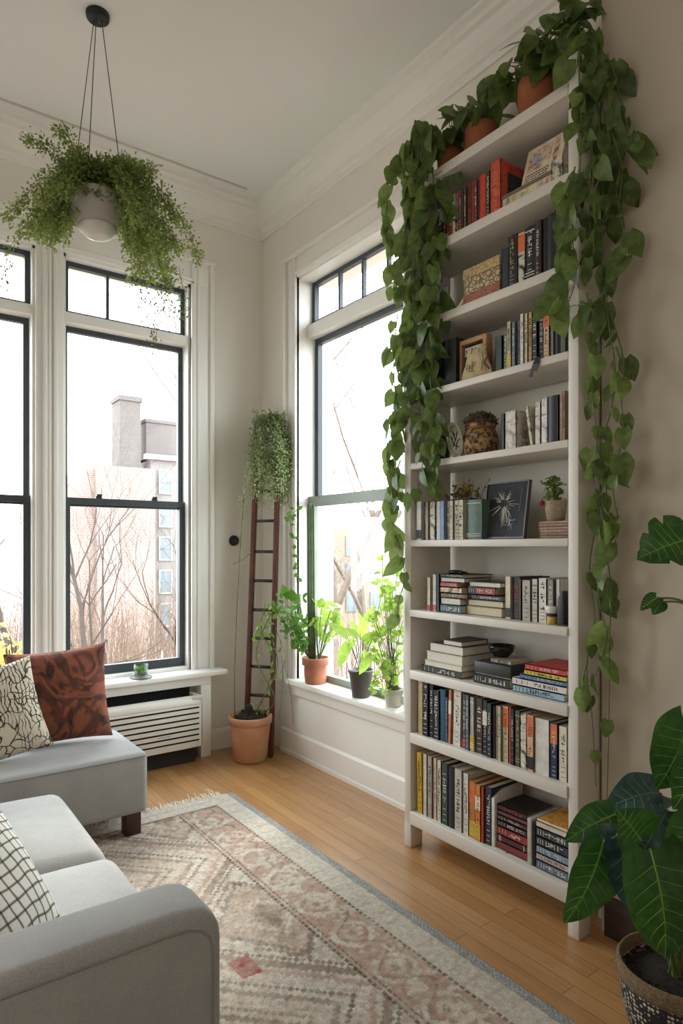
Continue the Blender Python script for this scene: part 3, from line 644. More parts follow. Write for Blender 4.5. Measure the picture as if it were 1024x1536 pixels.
PAGE = plain('page_edges', '#CDBFA4', .9, .08, 150); PAGE2 = plain('white_page_edges', '#DAD3C6', .9, .05, 150); PAGEG = plain('grey_page_edges', '#A89D8C', .9, .12, 120)
INKW = plain('pale_ink', '#E0DCD2', .6, .05); INKD = plain('dark_ink', '#2A2826', .6, .05); INKG = plain('gold_ink', '#BFA25A', .45, .1); INKR = plain('red_ink', '#B0392C', .6, .1)
SHN = {1: 'red-book shelf', 2: 'third-highest shelf', 3: 'wooden-frame shelf', 4: 'speckled-jar shelf', 5: 'framed-print shelf', 6: 'fourth-lowest shelf', 7: 'third-lowest shelf', 8: 'second-lowest shelf', 9: 'lowest shelf'}
ORD = 'first second third fourth fifth sixth seventh eighth ninth tenth eleventh twelfth thirteenth fourteenth fifteenth sixteenth seventeenth eighteenth nineteenth twentieth twenty-first twenty-second twenty-third twenty-fourth twenty-fifth twenty-sixth twenty-seventh'.split()
def cover_mat(hexc, art=None):
    k = 'cover' + hexc + (art or '')
    if k in MATS: return MATS[k]
    if not art: return plain(k, hexc, .5, .18, 30, .05, 200)
    m, t, b = base_mat(k); n = noise(t, coords(t), 26, 3, .6, .6)
    t.link(ramp(t, n, [(.38, hexc), (.52, art), (.66, hexc)]), b.inputs['Base Color']); b.inputs['Roughness'].default_value = .45
    MATS[k] = m; return m
def strokes(mb, w, h, d0=-.0009, zt=.86, zb=.3, sz=.5):
    g = min(w * sz, .016); z = h * zt
    while z > h * zb:
        L = g * U(.45, .75)
        if random.random() > .12:
            for q in range(random.choice((1, 2, 2, 3))):
                if random.random() < .5: a = z - L * U(0, .8); mb.box(d0, 0, -g / 2, g / 2, a - g * .12, a)
                else: c = U(-g / 2, g / 2 * .7); mb.box(d0, 0, c, c + g * .16, z - L, z)
        z -= L + g * .14
    for k in (.2, .45, .7): mb.box(d0, 0, -g / 2, g / 2, h * zb * k, h * zb * k + g * .1)
def make_book(root, w, h, d, col, style):
    keep = root.location.copy(); root.location = (0, 0, 0); make_book_local(root, w, h, d, col, style); root.location = keep
def make_book_local(root, w, h, d, col, style):
    cm = cover_mat(col, None if 'm' not in style else ART.get(col, '#D8CDB8'))
    th = min(.0022, w * .12); rev = 'p' in style; mb = MB(); pm = PAGE2 if 'w' in style else PAGE
    sx0 = d - th if rev else 0
    if 'r' in style and not rev:                                   # rounded spine
        n = 6; poly = [(th * 2, w / 2), (0 + th, w / 2)] + [(th - math.sin(PI * i / n) * min(.004, w * .2), w / 2 - w * i / n) for i in range(n + 1)] + [(th * 2, -w / 2)]
        mb.prism(poly, 'z', 0, h)
    else: mb.box(sx0, sx0 + th, -w / 2, w / 2, 0, h)
    mb.box(0, d, w / 2 - th, w / 2, 0, h); mb.box(0, d, -w / 2, -w / 2 + th, 0, h)
    c = mb.build('cover', cm, root)
    mb = MB(); i = .003; mb.box(th * .9 if not rev else i, d - i if not rev else d - th, -w / 2 + th * .9, w / 2 - th * .9, i, h - i); mb.build('page_block', pm, root)
    if rev: return
    ink = INKD if 'd' in style else (INKG if 'g' in style else (INKR if 'k' in style else INKW))
    if 'l' in style or 'b' in style:
        mb = MB()
        if 'l' in style: strokes(mb, w, h, zt=U(.82, .93), zb=U(.25, .45), sz=.62 if 'L' in style else .46)
        if 'b' in style:
            for zz in (.08, .13, .9): mb.box(-.0008 - (.004 if 'r' in style else 0), 0, -w / 2 * .92, w / 2 * .92, h * zz, h * zz + max(.0018, h * .012))
        for p in mb.v:
            if 'r' in style: p.x -= min(.0038, w * .19) * max(0, 1 - (p.y / (w / 2)) ** 2)
        mb.build('spine_lettering' if 'l' in style else 'spine_stripe', ink, c)
    for ch, hexc, za, zb_ in (('R', '#B5352B', .02, .17), ('C', '#D8CCB4', .55, .8), ('B', '#2F4E73', .6, .95), ('Y', '#C9A53A', .03, .3), ('K', '#1E1D1E', .04, .26), ('O', '#C9683A', .62, .97)):
        if ch in style: mb = MB(); mb.box(-.0006, 0, -w / 2 * .96, w / 2 * .96, h * za, h * zb_); mb.build('spine_patch', cover_mat(hexc), c)
    if 'S' in style:                                                 # decorated side board facing the near end
        mb = MB(); mb.box(d * .2, d * .85, -w / 2 - .0008, -w / 2, h * .35, h * .8); mb.build('cover_panel', cover_mat('#2F3A34'), c)
ART = {}
def row(sh, specs, xf=1.832, px0=None):
    z = ZSH[sh]
    for i, sp in enumerate(specs):
        a, e, h, col, words_, style = sp[:6]; tilt = sp[6] if len(sp) > 6 else 0; d = sp[7] if len(sp) > 7 else U(.13, .165); dxf = sp[8] if len(sp) > 8 else U(-.004, .008)
        yl = min(onx(a, 800, xf).y, YFAR - UW - .001); yr = max(onx(e, 800, xf).y, YN + UW + .001)
        w = max(yl - yr - .0008, .004); wb = w
        if tilt: w = max(.006, (wb - h * abs(math.sin(math.radians(tilt)))) * 1.0) if wb > h * abs(math.sin(math.radians(tilt))) + .006 else max(.008, wb * .6)
        yc = (yl + yr) / 2; root = thing('book', (xf + dxf, yc, z + .0004), f"{words_}, {ORD[i]} from the window on the {SHN[sh]}", 'book', 'books on the ' + SHN[sh])
        make_book(root, w, h, d, col, style)
        if tilt: root.rotation_euler = (math.radians(tilt), 0, 0); root.location.z += w / 2 * abs(math.sin(math.radians(tilt))); root.location.y += math.sin(math.radians(tilt)) * h / 2
def flat(sh, z, a, e, thick, d, col, words_, style='', yaw=0, xf=1.835, place=''):
    yl = onx(a, 800, xf).y; yr = onx(e, 800, xf).y; yl = min(yl, YFAR - UW - .004); yr = max(yr, YN + UW + .003)
    L = yl - yr
    root = thing('book', (xf, (yl + yr) / 2, z + thick / 2 + .0004), words_ + place, 'book', 'books on the ' + SHN[sh])
    make_book(root, thick, L, d, col, style)
    for ch in root.children: ch.location.z -= L / 2
    root.rotation_euler = (Matrix.Rotation(math.radians(yaw), 3, 'Z') @ Matrix.Rotation(PI / 2, 3, 'X')).to_euler()
    return z + thick + .0006
ART.update({'#B5342A': '#C4573A', '#5E2A22': '#A43A2C', '#2B2F2E': '#C9C2B2', '#8C8478': '#D8D0C0', '#9C9A96': '#E2DED6', '#B9AE98': '#6E6552', '#C8BCA6': '#E2D8C4', '#3A2A28': '#A33A30', '#4E6E8C': '#A9BFD0'})
# shelf below the pots
row(1, [(651, 656.5, .158, '#3C3A2C', 'dark olive paperback', 'x'), (656.5, 663.5, .16, '#2E2D2B', 'charcoal paperback', 'l'), (663.5, 668, .161, '#7A4A30', 'brown paperback', 'l'), (668, 673, .163, '#8E5A3A', 'tan-brown paperback', 'b'),
    (673, 678.5, .163, '#8C3B2A', 'rust paperback', 'l'), (678.5, 684.5, .158, '#4A4640', 'dark grey paperback', 'lm'), (684.5, 692, .164, '#B23A2A', 'scarlet paperback with pale lettering', 'l'), (692, 696, .16, '#3E3A38', 'thin charcoal paperback', 'x'),
    (696, 700, .158, '#57504A', 'thin grey paperback', 'l'), (700, 707, .162, '#7C2A24', 'deep red paperback', 'ld'), (707, 711, .163, '#8E4A34', 'thin brick paperback', 'x'), (711, 715.5, .164, '#8C2F3A', 'crimson paperback', 'l'),
    (715.5, 719, .158, '#2C2B2C', 'thin black paperback', 'x'), (719, 729, .168, '#C0442E', 'bright orange-red hardback', 'r'), (729, 735, .166, '#4B4643', 'slate paperback', 'l'),
    (735.5, 751.5, .188, '#B5342A', 'large scarlet gilt hardback', 'mgLlS', 0, .19)])
bt = thing('puzzle_box', (1.91, onx(790, 800, 1.835).y, ZSH[1]), 'flat cream box with small pictures, under the leaning cream book', 'box', None)
ya1, ya2 = onx(753, 800, 1.835).y, onx(826, 800, 1.835).y
m = MB(); m.box(1.835, 1.99, ya2, ya1, ZSH[1] + .0004, ZSH[1] + .044); bev(m.build('box_body', cover_mat('#C9BC9E'), bt), .002)
m = MB(); m.box(1.832, 1.993, ya2 - .002, ya1 + .002, ZSH[1] + .036, ZSH[1] + .0475); m.build('lid', cover_mat('#6E5F4C'), bt)
for f0, f1, c in ((.06, .16, '#6C6A45'), (.2, .36, '#B59B7A'), (.4, .55, '#87915F'), (.58, .72, '#CDB47E'), (.78, .95, '#8E5C48')): m = MB(); m.box(1.8343, 1.835, ya1 + (ya2 - ya1) * f1, ya1 + (ya2 - ya1) * f0, ZSH[1] + .007, ZSH[1] + .033); m.build('picture_panel', cover_mat(c, '#D8CDB0'), bt)
tb = thing('book', (1.84, onx(835, 800, 1.84).y, ZSH[1]), 'short dark grey book at the end of the flat cream box', 'book', 'books on the shelf below the pots')
make_book(tb, .045, .078, .13, '#4C4844', 'lm')
lb = thing('book', (1.862, onx(808, 800, 1.86).y, ZSH[1] + .0478), 'cream book with red spine strip, leaning cover outward on the flat box', 'book', 'books on the shelf below the pots')
m = MB(); m.box(0, .02, -.078, .082, 0, .168); m.build('cover', cover_mat('#D9CCB2'), lb)
for y0, y1, z0, z1, c, nm in ((-.056, -.036, .004, .164, '#9C3A32', 'spine_strip'), (.006, .066, .068, .152, '#B0623E', 'picture'), (-.026, .004, .088, .15, '#B8836A', 'picture'), (.014, .05, .088, .128, '#5C6A86', 'medallion')):
    m = MB(); e = .0016 if nm == 'medallion' else .0008
    if nm == 'medallion': m.lathe([(.021, 0), (.018, .0006)], (-e, .034, .108), 20, M=Matrix.Rotation(-PI / 2, 3, 'Y'))
    else: m.box(-e, 0, y0, y1, z0, z1)
    for p in m.v: p += lb.location
    m.build(nm, cover_mat(c, '#D8C8B0' if nm != 'medallion' else '#AEB8C8'), lb)
for o in lb.children:
    if o.name.startswith('cover'): o.data.transform(Matrix.Translation(V(lb.location)))
m = MB()
for k in range(3):
    y = .07
    while y > -.02: L = U(.004, .012); m.box(-.0008, 0, y - L, y, .03 + k * .011, .034 + k * .011); y -= L + .003
for p in m.v: p += lb.location
m.build('lettering', INKD, lb)
lb.rotation_euler = (0, math.radians(17), 0)
# third-highest shelf
pc = thing('picture_card', (1.9, onx(659, 800, 1.9).y, ZSH[2]), 'pale landscape card leaning behind the vines on the third-highest shelf', 'card')
yy = onx(659, 800, 1.9).y
m = MB(); m.box(1.9, 1.904, yy - .05, yy + .04, ZSH[2], ZSH[2] + .14); m.build('card', cover_mat('#B9B6AC'), pc)
m = MB(); m.box(1.8992, 1.9, yy - .05, yy + .04, ZSH[2] + .002, ZSH[2] + .06); m.build('print', cover_mat('#6C6A5A', '#8E8C7C'), pc)
be = thing('bookend', (1.9, onx(681, 800, 1.84).y, ZSH[2]), 'white slanted bookend beside the ornate box', 'bookend')
yy = onx(690, 800, 1.84).y; z = ZSH[2] + .0004
m = MB(); m.prism([(1.828, z), (2.0, z), (2.0, z + .165), (1.945, z + .165)], 'y', yy - .006, yy + .012); bev(m.build('slanted_board', cover_mat('#D8D0C0'), be), .002)
m = MB(); m.box(1.83, 2.0, yy + .012, yy + .05, z, z + .004); m.build('foot_plate', cover_mat('#CFC6B6'), be)
ob = thing('keepsake_box', (1.91, onx(723, 800, 1.835).y, ZSH[2]), 'ornate cream and terracotta keepsake box with frieze pattern', 'box')
y1, y0 = onx(694.5, 800, 1.835).y, onx(749, 800, 1.835).y
def orn(nm, c1, c2, sc):
    m, t, b = base_mat(nm); co = coords(t); vo = t.new('ShaderNodeTexVoronoi', feature='DISTANCE_TO_EDGE'); vo.inputs['Scale'].default_value = sc; t.link(co, vo.inputs[0])
    t.link(mix(t, .8, c1, ramp(t, vo.outputs[0], [(.06, c2), (.16, c1)])), b.inputs['Base Color']); b.inputs['Roughness'].default_value = .7; return m
m = MB(); m.box(1.835, 1.985, y0, y1, z, z + .042); bev(m.build('lower_band', orn('frieze_terracotta', '#A8705A', '#7C4A3C', 90), ob), .002)
m = MB(); m.box(1.837, 1.983, y0 + .001, y1 - .001, z + .042, z + .10); bev(m.build('frieze', orn('frieze_ink', '#C6AE88', '#4A3A2C', 60), ob), .002)
m = MB(); m.box(1.833, 1.987, y0 - .001, y1 + .001, z + .10, z + .137); bev(m.build('lid', orn('frieze_gold', '#C9B07E', '#8E7448', 80), ob), .002)
row(2, [(750, 760.5, .152, '#1E2836', 'short navy hardback', 'x'), (761, 774.5, .184, '#1D1D1E', 'black hardback with gold spine label', 'rlgL'), (775, 786, .178, '#222122', 'black hardback with coloured spine', 'mO'), (786.5, 801.5, .186, '#1B1C1E', 'thick black hardback with pale emblem', 'rlb'),
    (802, 811, .19, '#3A2226', 'dark maroon hardback', 'rl'), (811.5, 819, .19, '#17181A', 'slim black hardback', 'r'), (819.5, 831, .193, '#1E2022', 'wide black hardback', 'r'), (831.5, 846, .197, '#232629', 'charcoal hardback, last in its row', 'r')])
# shelf with the wooden frame
row(3, [(641, 651, .175, '#1E2A22', 'very dark green hardback', 'r'), (651.5, 657, .18, '#27332A', 'slim dark green hardback', 'l'), (657.5, 663, .178, '#151617', 'slim black hardback', 'b'), (663.5, 682, .182, '#161A18', 'broad black hardback', 'r', 0, .17)])
n0 = len(ORD)
def row_from(sh, start, specs, **k):
    global ORD
    o = ORD; ORD = o[start:]; row(sh, specs, **k); ORD = o
row_from(3, 4, [(742, 752, .128, '#22302A', 'short dark green book', 'x'), (752.5, 760, .13, '#5C6A40', 'short olive book', 'l'), (760.5, 767, .166, '#B9AE90', 'cream and olive paperback', 'ldY'), (767.5, 773.5, .158, '#5F6672', 'blue-grey paperback', 'l'),
    (774, 779, .156, '#7C8490', 'pale blue-grey paperback', 'ld'), (779.5, 785, .178, '#D6D2C8', 'white paperback', 'ld'), (785.5, 790.5, .176, '#C4B490', 'cream paperback', 'ld'), (791, 797, .176, '#AE8A5A', 'tan paperback', 'ld'), (797.5, 805, .176, '#1D2230', 'navy paperback with bold pale lettering', 'lL'),
    (805.5, 814.5, .174, '#19191B', 'black paperback above the hanging ribbon', 'l'), (815, 824.5, .168, '#C6A684', 'cream and orange paperback', 'ldO'), (825, 830, .164, '#7A7670', 'thin grey paperback', 'l'), (830.5, 838.5, .168, '#1C1C1E', 'black book near the end', 'r'), (839, 848, .17, '#55584C', 'grey-green book at the end', 'x')])
rb = thing('ribbon', (1.815, onx(806, 540, 1.81).y, ZSH[3]), 'black ribbon hanging over the shelf edge from the books', 'ribbon')
p = onx(805, 500, 1.826); q = onx(806, 528, 1.808)
m = MB()
for dy, L in ((.0, .04), (.018, .055)):
    pts = [V((1.835, p.y - .005, ZSH[3] + .02)), V((1.812, q.y + dy * .2, ZSH[3] + .006)), V((1.808, q.y + dy * .7, ZSH[3] - .015)), V((1.809, q.y + dy + .012, ZSH[3] - L))]
    for a, c in zip(pts, pts[1:]):
        s_ = V((0, .006, .003)); m.add([a - s_, a + s_, c + s_, c - s_, a - s_ + V((.0012, 0, 0)), a + s_ + V((.0012, 0, 0)), c + s_ + V((.0012, 0, 0)), c - s_ + V((.0012, 0, 0))], [(0, 1, 2, 3), (7, 6, 5, 4), (0, 4, 5, 1), (3, 2, 6, 7), (0, 3, 7, 4), (1, 5, 6, 2)])
m.build('ribbon_tail', cover_mat('#141416'), rb)
WOODL = plain('pale_frame_wood', '#B58A66', .6, .15, 20); CANV = plain('canvas', '#B7A47E', .9, .15, 30, .3, 120)
wf = thing('shadow_frame', (1.87, onx(712, 800, 1.86).y, ZSH[3]), 'small pale wooden frame with a lettered tag, behind a canvas pouch', 'frame')
y1, y0, z = onx(686, 800, 1.86).y, onx(729, 800, 1.86).y, ZSH[3] + .0004
m = MB(); sash_rect(m, y0, y1, z, z + .168, 1.86, 1.895, .018, .018, axis='y'); bev(m.build('frame', WOODL, wf), .002)
m = MB(); m.box(1.885, 1.89, y0 + .01, y1 - .01, z + .01, z + .16); m.build('backing', plain('frame_back', '#2A1C16', .8), wf)
m = MB(); m.box(1.872, 1.874, y0 + .03, y1 - .028, z + .105, z + .138); tg = m.build('tag', plain('tag_paper', '#CFC8B8', .8), wf)
def txt(s_, size, loc, mat, parent, yaw=0, nm='lettering'):
    M_ = Matrix.Translation(V(loc)) @ Matrix.Rotation(yaw, 4, 'Z') @ Matrix.Rotation(-PI / 2, 4, 'Z') @ Matrix.Rotation(PI / 2, 4, 'X')
    off = V((0, 0, 0)); p = parent
    while p is not None: off += p.location; p = p.parent
    return text_mesh(nm, s_, size, Matrix.Translation(-off) @ M_, mat, parent)
txt('NOATI', .026, (1.8715, (y0 + y1) / 2 + .001, z + .121), INKD, tg)
pu = thing('canvas_pouch', (1.845, onx(716, 800, 1.84).y, ZSH[3]), 'crumpled tan canvas pouch with scribbled letters, before the wooden frame', 'pouch')
m = MB(); n = 18; vs = []; fs = []
yc = onx(716, 800, 1.845).y
for s_ in (0, 1):
    for i in range(n + 1):
        for j in range(n + 1):
            a = i / n * 2 - 1; c = j / n
            half = .066 * (1 - .42 * c ** 1.6) * (1 + .06 * math.sin(c * 9)) + (.012 if a < 0 else 0) * (1 - c)
            th = .016 * (1 - abs(a) ** 2.5) * (1 - (2 * c - 1) ** 4 * .9) + .001
            vs.append(V((1.845 + (th if s_ else -th) + .004 * mnoise.noise(V((a * 3, c * 3, s_))), yc - a * half, z + c * .118 + .008 * math.sin(a * 4) * c)))
k = (n + 1) ** 2
for i in range(n):
    for j in range(n):
        a = i * (n + 1) + j; q = (a, a + n + 1, a + n + 2, a + 1); fs += [q, tuple(k + x for x in q[::-1])]
m.add(vs, fs); m.build('pouch_body', CANV, pu, True)
m = MB()
for pts in ([(.042, .055), (.036, .035), (.03, .058)], [(.026, .034), (.02, .05), (.014, .036)], [(.008, .03), (.008, .062), (-.006, .055), (.006, .045)], [(.03, .03), (.0, .025)], [(-.035, .02), (-.045, .06), (-.04, .09)], [(.012, .09), (.01, .11)], [(-.02, .09), (-.028, .1), (-.022, .105)]):
    m.tube([V((1.827 - .002, yc + a, z + c)) for a, c in pts], .0012, 4)
m.build('scribble', INKD, pu)
m = MB(); m.tube(spline([V((1.84, yc - .045, z + .10)), V((1.83, yc - .062, z + .07)), V((1.825, yc - .05, z + .045)), V((1.828, yc - .07, z + .02))]), .004, 6); m.build('drawstring', plain('cord_brown', '#6E5638', .9), pu, True)
# speckled-jar shelf
def speck_mat(nm, a, c, sc, lo=.45, hi=.55):
    m, t, b = base_mat(nm); t.link(ramp(t, noise(t, coords(t), sc, 4, .7), [(lo, a), (hi, c)]), b.inputs['Base Color']); b.inputs['Roughness'].default_value = .75
    bump(t, b, noise(t, coords(t), sc, 4), .5, .004); return m
z = ZSH[4] + .0004
dv = thing('vase', (1.885, onx(656, 800, 1.885).y, z), 'squat dark green glazed vase in the shaded end beside the plate', 'vase')
c = dv.location.copy(); m = MB(); m.lathe([(.001, 0), (.036, 0), (.046, .02), (.05, .06), (.044, .10), (.03, .12), (.033, .132), (.028, .13), (.026, .118), (.001, .11)], c, 30); m.build('vase_body', plain('green_glaze', '#26352C', .3, .2, 20), dv, True)
pl = thing('decorative_plate', (1.86, onx(682, 800, 1.86).y, z), 'round cream plate with dark sketched motif, standing upright', 'plate')
c = V((1.862, onx(683, 800, 1.86).y, z + .072)); M_ = (Matrix.Rotation(math.radians(-12), 3, 'Y') @ Matrix.Rotation(-PI / 2, 3, 'Y')).to_3x3()
M_ = Matrix.Rotation(math.radians(-22), 3, 'Z') @ M_
m = MB(); m.lathe([(.001, -.004), (.05, -.004), (.07, .004), (.072, .008), (.066, .007), (.05, .001), (.001, .001)], c, 40, M=M_); m.build('plate_body', plain('plate_glaze', '#B8AE98', .5, .12, 20), pl, True)
m = MB(); Q = lambda a, e: c + M_ @ V((a, e, .0026))
for r_ in (.056,): m.tube([Q(r_ * math.cos(a), r_ * math.sin(a)) for a in np.linspace(0, 6.28, 40)], .0014, 4)
for pts in ([(-.03, -.02), (-.01, .02), (.02, .03)], [(-.02, .03), (0, 0), (.03, -.03)], [(0, 0), (.03, .01)], [(-.035, .01), (-.01, -.01), (0, -.04)], [(.01, .02), (.015, .04)], [(.02, -.005), (.04, .02)]): m.tube(spline([Q(*p) for p in pts], 4), .0017, 4)
m.build('motif', INKD, pl)
m = MB(); bk = M_ @ V((0, 0, 1)); m.box(1.87, 1.91, c.y - .02, c.y + .02, z, z + .012); m.build('stand', INKD, pl)
jr = thing('speckled_jar', (1.905, onx(720, 800, 1.905).y, z), 'round brown speckled stoneware jar planted with a dark succulent', 'jar')
c = jr.location.copy(); m = MB(); m.lathe([(.001, 0), (.046, 0), (.06, .01), (.069, .035), (.07, .06), (.064, .088), (.055, .102), (.053, .108), (.058, .114), (.06, .122), (.054, .126), (.05, .118), (.001, .112)], c, 36, wob=.02)
m.build('jar_body', speck_mat('speckled_stoneware', '#3E2C1E', '#B08A5C', 55, .42, .56), jr, True)
m = MB(); m.lathe([(.054, .102), (.058, .106), (.057, .112), (.052, .114)], c, 32); m.build('cord_band', plain('copper_cord', '#8A5432', .7), jr, True)
m = MB()
for i in range(170):
    a = U(0, 6.28); ph = U(.05, 1.5); d = V((math.cos(a) * math.sin(ph), math.sin(a) * math.sin(ph), math.cos(ph) * .75)); m.leaf(c + V((0, 0, .122)) + V((d.x * .056, d.y * .056, d.z * .05)), d, rv(), U(.012, .022), .012, random.random(), heart=0)
m.lathe([(.001, .12), (.052, .12), (.05, .145), (.03, .162), (.001, .168)], c, 20)
m.build('succulent', leafmat('speckled_succulent', '#1C1712', '#4A3C2C', '#A08C6C', .1, .7), jr, True)
row_from(4, 0, [(751.5, 756, .13, '#26221F', 'slim dark book behind the speckled jar', 'x'), (757, 774, .134, '#8C8478', 'wide grey boxed book with glossy spine', 'ml', 0, .10, .0), (789, 797, .138, '#6E6A66', 'grey paperback leaning against the row', 'lm', -9), (800.5, 809.5, .146, '#8A8680', 'mid-grey paperback', 'lm'), (810, 820, .152, '#9C9A96', 'silver-grey book with busy lettering', 'mlL'),
    (820.5, 836, .156, '#1D1D1E', 'thick black book', 'r'), (836.5, 842, .162, '#AE9878', 'beige paperback', 'l'), (842.5, 848, .163, '#8A6A54', 'brown-pink paperback at the end', 'ld')])
# framed-print shelf
row(5, [(625, 633, .158, '#CFCBC4', 'white paperback with small square emblem', 'K', 0, .16), (633.5, 638, .155, '#6A6058', 'taupe paperback', 'l'), (638.5, 643, .155, '#A39686', 'thin beige paperback', 'x'), (643.5, 652, .153, '#56544C', 'mottled dark grey paperback', 'm'), (652.5, 660, .153, '#C9CDD0', 'white paperback with pale lettering', 'l'), (660.5, 667, .153, '#7E98B4', 'light blue paperback', 'x'),
    (667.5, 673, .151, '#B9AE98', 'cream cloth book', 'm'), (673.5, 679, .152, '#C8BEAC', 'ivory paperback', 'ld'), (679.5, 688, .152, '#B4A98E', 'speckled cream book', 'ldL'), (688.5, 696, .151, '#C2B69C', 'speckled ivory book', 'ldL'), (698, 721, .150, '#4A6254', 'thick sage-green hardback', 'rb', 0, .17)], xf=1.834)
z = ZSH[5] + .0004; zt = z + .1535
tr_ = thing('dried_arrangement', (1.90, onx(690, 800, 1.9).y, zt), 'dark tray of dried sprigs lying along the tops of pale books', 'plant')
y1, y0 = onx(661, 800, 1.9).y, onx(716, 800, 1.9).y
m = MB(); m.box(1.86, 1.945, y0, y1, zt, zt + .006); bev(m.build('tray', plain('tray_dark', '#2C2A26', .6), tr_), .002)
m = MB(); lf = MB()
for i in range(34):
    f = U(.25, 1); p = V((U(1.87, 1.93), y1 + (y0 - y1) * f, zt + .005)); hgt = U(.03, .085) * (1 if f > .4 else .4); d = V((U(-.3, .3), U(-.5, .5), 1)); e = p + d * hgt; m.tube([p, (p + e) / 2 + rv(.004), e], [.0016, .0013, .0008], 4)
    for k in range(7): lf.leaf(p.lerp(e, U(.3, 1)), rv(), rv(), U(.008, .018), .008, min(1, max(0, random.gauss(f - .2, .3))), heart=0)
m.build('stem', WSTEM, tr_); lf.build('foliage', leafmat('dried_leaf', '#4A4230', '#76703C', '#B99A48', .3, .7), tr_, True)
fp = thing('framed_print', (1.86, onx(757, 800, 1.88).y, z), 'dark framed print of a white dandelion burst, leaning back', 'picture')
y1, y0, hh = onx(724, 800, 1.86).y, onx(789, 800, 1.86).y, .212
L0 = V(fp.location); wd = (y1 - y0) / 2
def loc_box(mb, *a): mb.box(*a); return mb
m = MB(); sash_rect(m, L0.y - wd, L0.y + wd, z, z + hh, L0.x, L0.x + .016, .006, axis='y'); m.build('frame', plain('print_frame', '#4A4440', .35), fp)
m = MB(); m.box(L0.x + .005, L0.x + .012, L0.y - wd + .005, L0.y + wd - .005, z + .005, z + hh - .005)
m.build('print', speck_mat('night_print', '#1C1E22', '#2E3033', 9), fp)
m = MB(); cc = V((L0.x + .0046, L0.y + .008, z + hh * .62))
for i in range(44): a = U(0, 6.28); r0, r1 = U(.012, .026), U(.03, .062) * (1.25 if math.sin(a) < 0 else .9); m.tube([cc + V((0, r0 * math.cos(a), r0 * math.sin(a))), cc + V((0, r1 * math.cos(a + U(-.1, .1)), r1 * math.sin(a)))], [.0009, .0005], 3)
for i in range(7): y = cc.y + U(-.03, .02); m.tube(spline([V((cc.x, y, cc.z - .03)), V((cc.x, y - U(.0, .012), cc.z - .07)), V((cc.x, y - U(0, .02), cc.z - U(.08, .1)))], 3), .0006, 3)
for i in range(14): p = V((cc.x, cc.y - .035 + U(-.014, .014), cc.z - .075 + U(-.008, .01))); m.tube([p, p + V((0, U(-.01, .01), U(-.006, .008)))], .0008, 3)
m.tube([V((cc.x, L0.y - wd + .03, z + hh - .02)), V((cc.x, L0.y - wd + .036, z + .1))], .0009, 3)
m.build('dandelion_drawing', INKW, fp)
fp.rotation_euler = (0, math.radians(9), 0); fp.location.z += .0026
towel_c = [('#B79C8C', 'pink-beige folded cloth, topmost under the woven pot'), ('#C0A898', 'rose-beige folded cloth, middle of three'), ('#AC9484', 'pink-beige folded cloth at the bottom of the pile')]
y1, y0 = onx(806, 800, 1.845).y, YN + UW + .004; zz = z
for i in (2, 1, 0):
    t = thing('folded_cloth', (1.90, (y0 + y1) / 2, zz), towel_c[i][1], 'cloth', 'folded cloths under the woven pot'); mb = MB(); n = 22
    for q in range(2): zq = zz + q * .0095; mb.prism([(1.846 + .003 * math.sin(q * 3 + i), zq + .0046)] + [(1.855, zq + .0002), (1.975, zq + .0002), (1.975, zq + .0092), (1.855, zq + .0092)], 'y', y0 + U(0, .002), y1 - U(0, .006))
    o = mb.build('cloth', plain('nubby_cloth%d' % i, towel_c[i][0], .95, .3, 90, .8, 120), t); zz += .0198
wp = thing('woven_pot', (1.895, onx(832, 800, 1.89).y, zz), 'small woven tan pot with dark bushy herb and one red bloom', 'potted plant')
c = V(wp.location); m = MB(); m.lathe([(.001, 0), (.028, 0), (.033, .03), (.037, .066), (.038, .07), (.034, .07), (.031, .055), (.001, .05)], c, 26)
def weave(nm, a, c1, sc):
    m, t, b = base_mat(nm); co = coords(t); wv = t.new('ShaderNodeTexWave', wave_type='BANDS', bands_direction='Z'); wv.inputs['Scale'].default_value = sc; wv.inputs['Distortion'].default_value = 3; wv.inputs['Detail'].default_value = 2; wv.inputs['Detail Scale'].default_value = 4; t.link(co, wv.inputs[0])
    n = noise(t, co, sc * 1.4, 3); t.link(mix(t, .5, ramp(t, wv.outputs['Fac'], [(.3, a), (.7, c1)]), ramp(t, n, [(.35, a), (.65, c1)])), b.inputs['Base Color']); b.inputs['Roughness'].default_value = .85; bump(t, b, wv.outputs['Fac'], .7, .004); return m
m.build('pot', weave('tan_weave', '#8C7660', '#C0AA8E', 60), wp, True)
m = MB()
for i in range(190):
    a = U(0, 6.28); rr = abs(random.gauss(0, .018)); hh_ = U(.0, .085); p = c + V((rr * math.cos(a), rr * math.sin(a) + .016 * hh_ / .085, .062 + hh_)); m.leaf(p, rv() + V((0, 0, .4)), rv(), U(.012, .02), .012, random.random() * .6, heart=0)
m.build('foliage', FERN, wp, True)
m = MB(); m.tube([c + V((0, 0, .05)), c + V((0, .006, .13))], .0016, 4); m.build('stem', STEM, wp)
m = MB()
for i in range(26): p = c + V((-.028, .034, .062)) + rv(.006); m.leaf(p, rv(), rv(), .011, .009, random.random(), heart=0)
m.build('flower', leafmat('red_petal', '#7A1E1E', '#A83230', '#C85048', .2), wp, True)
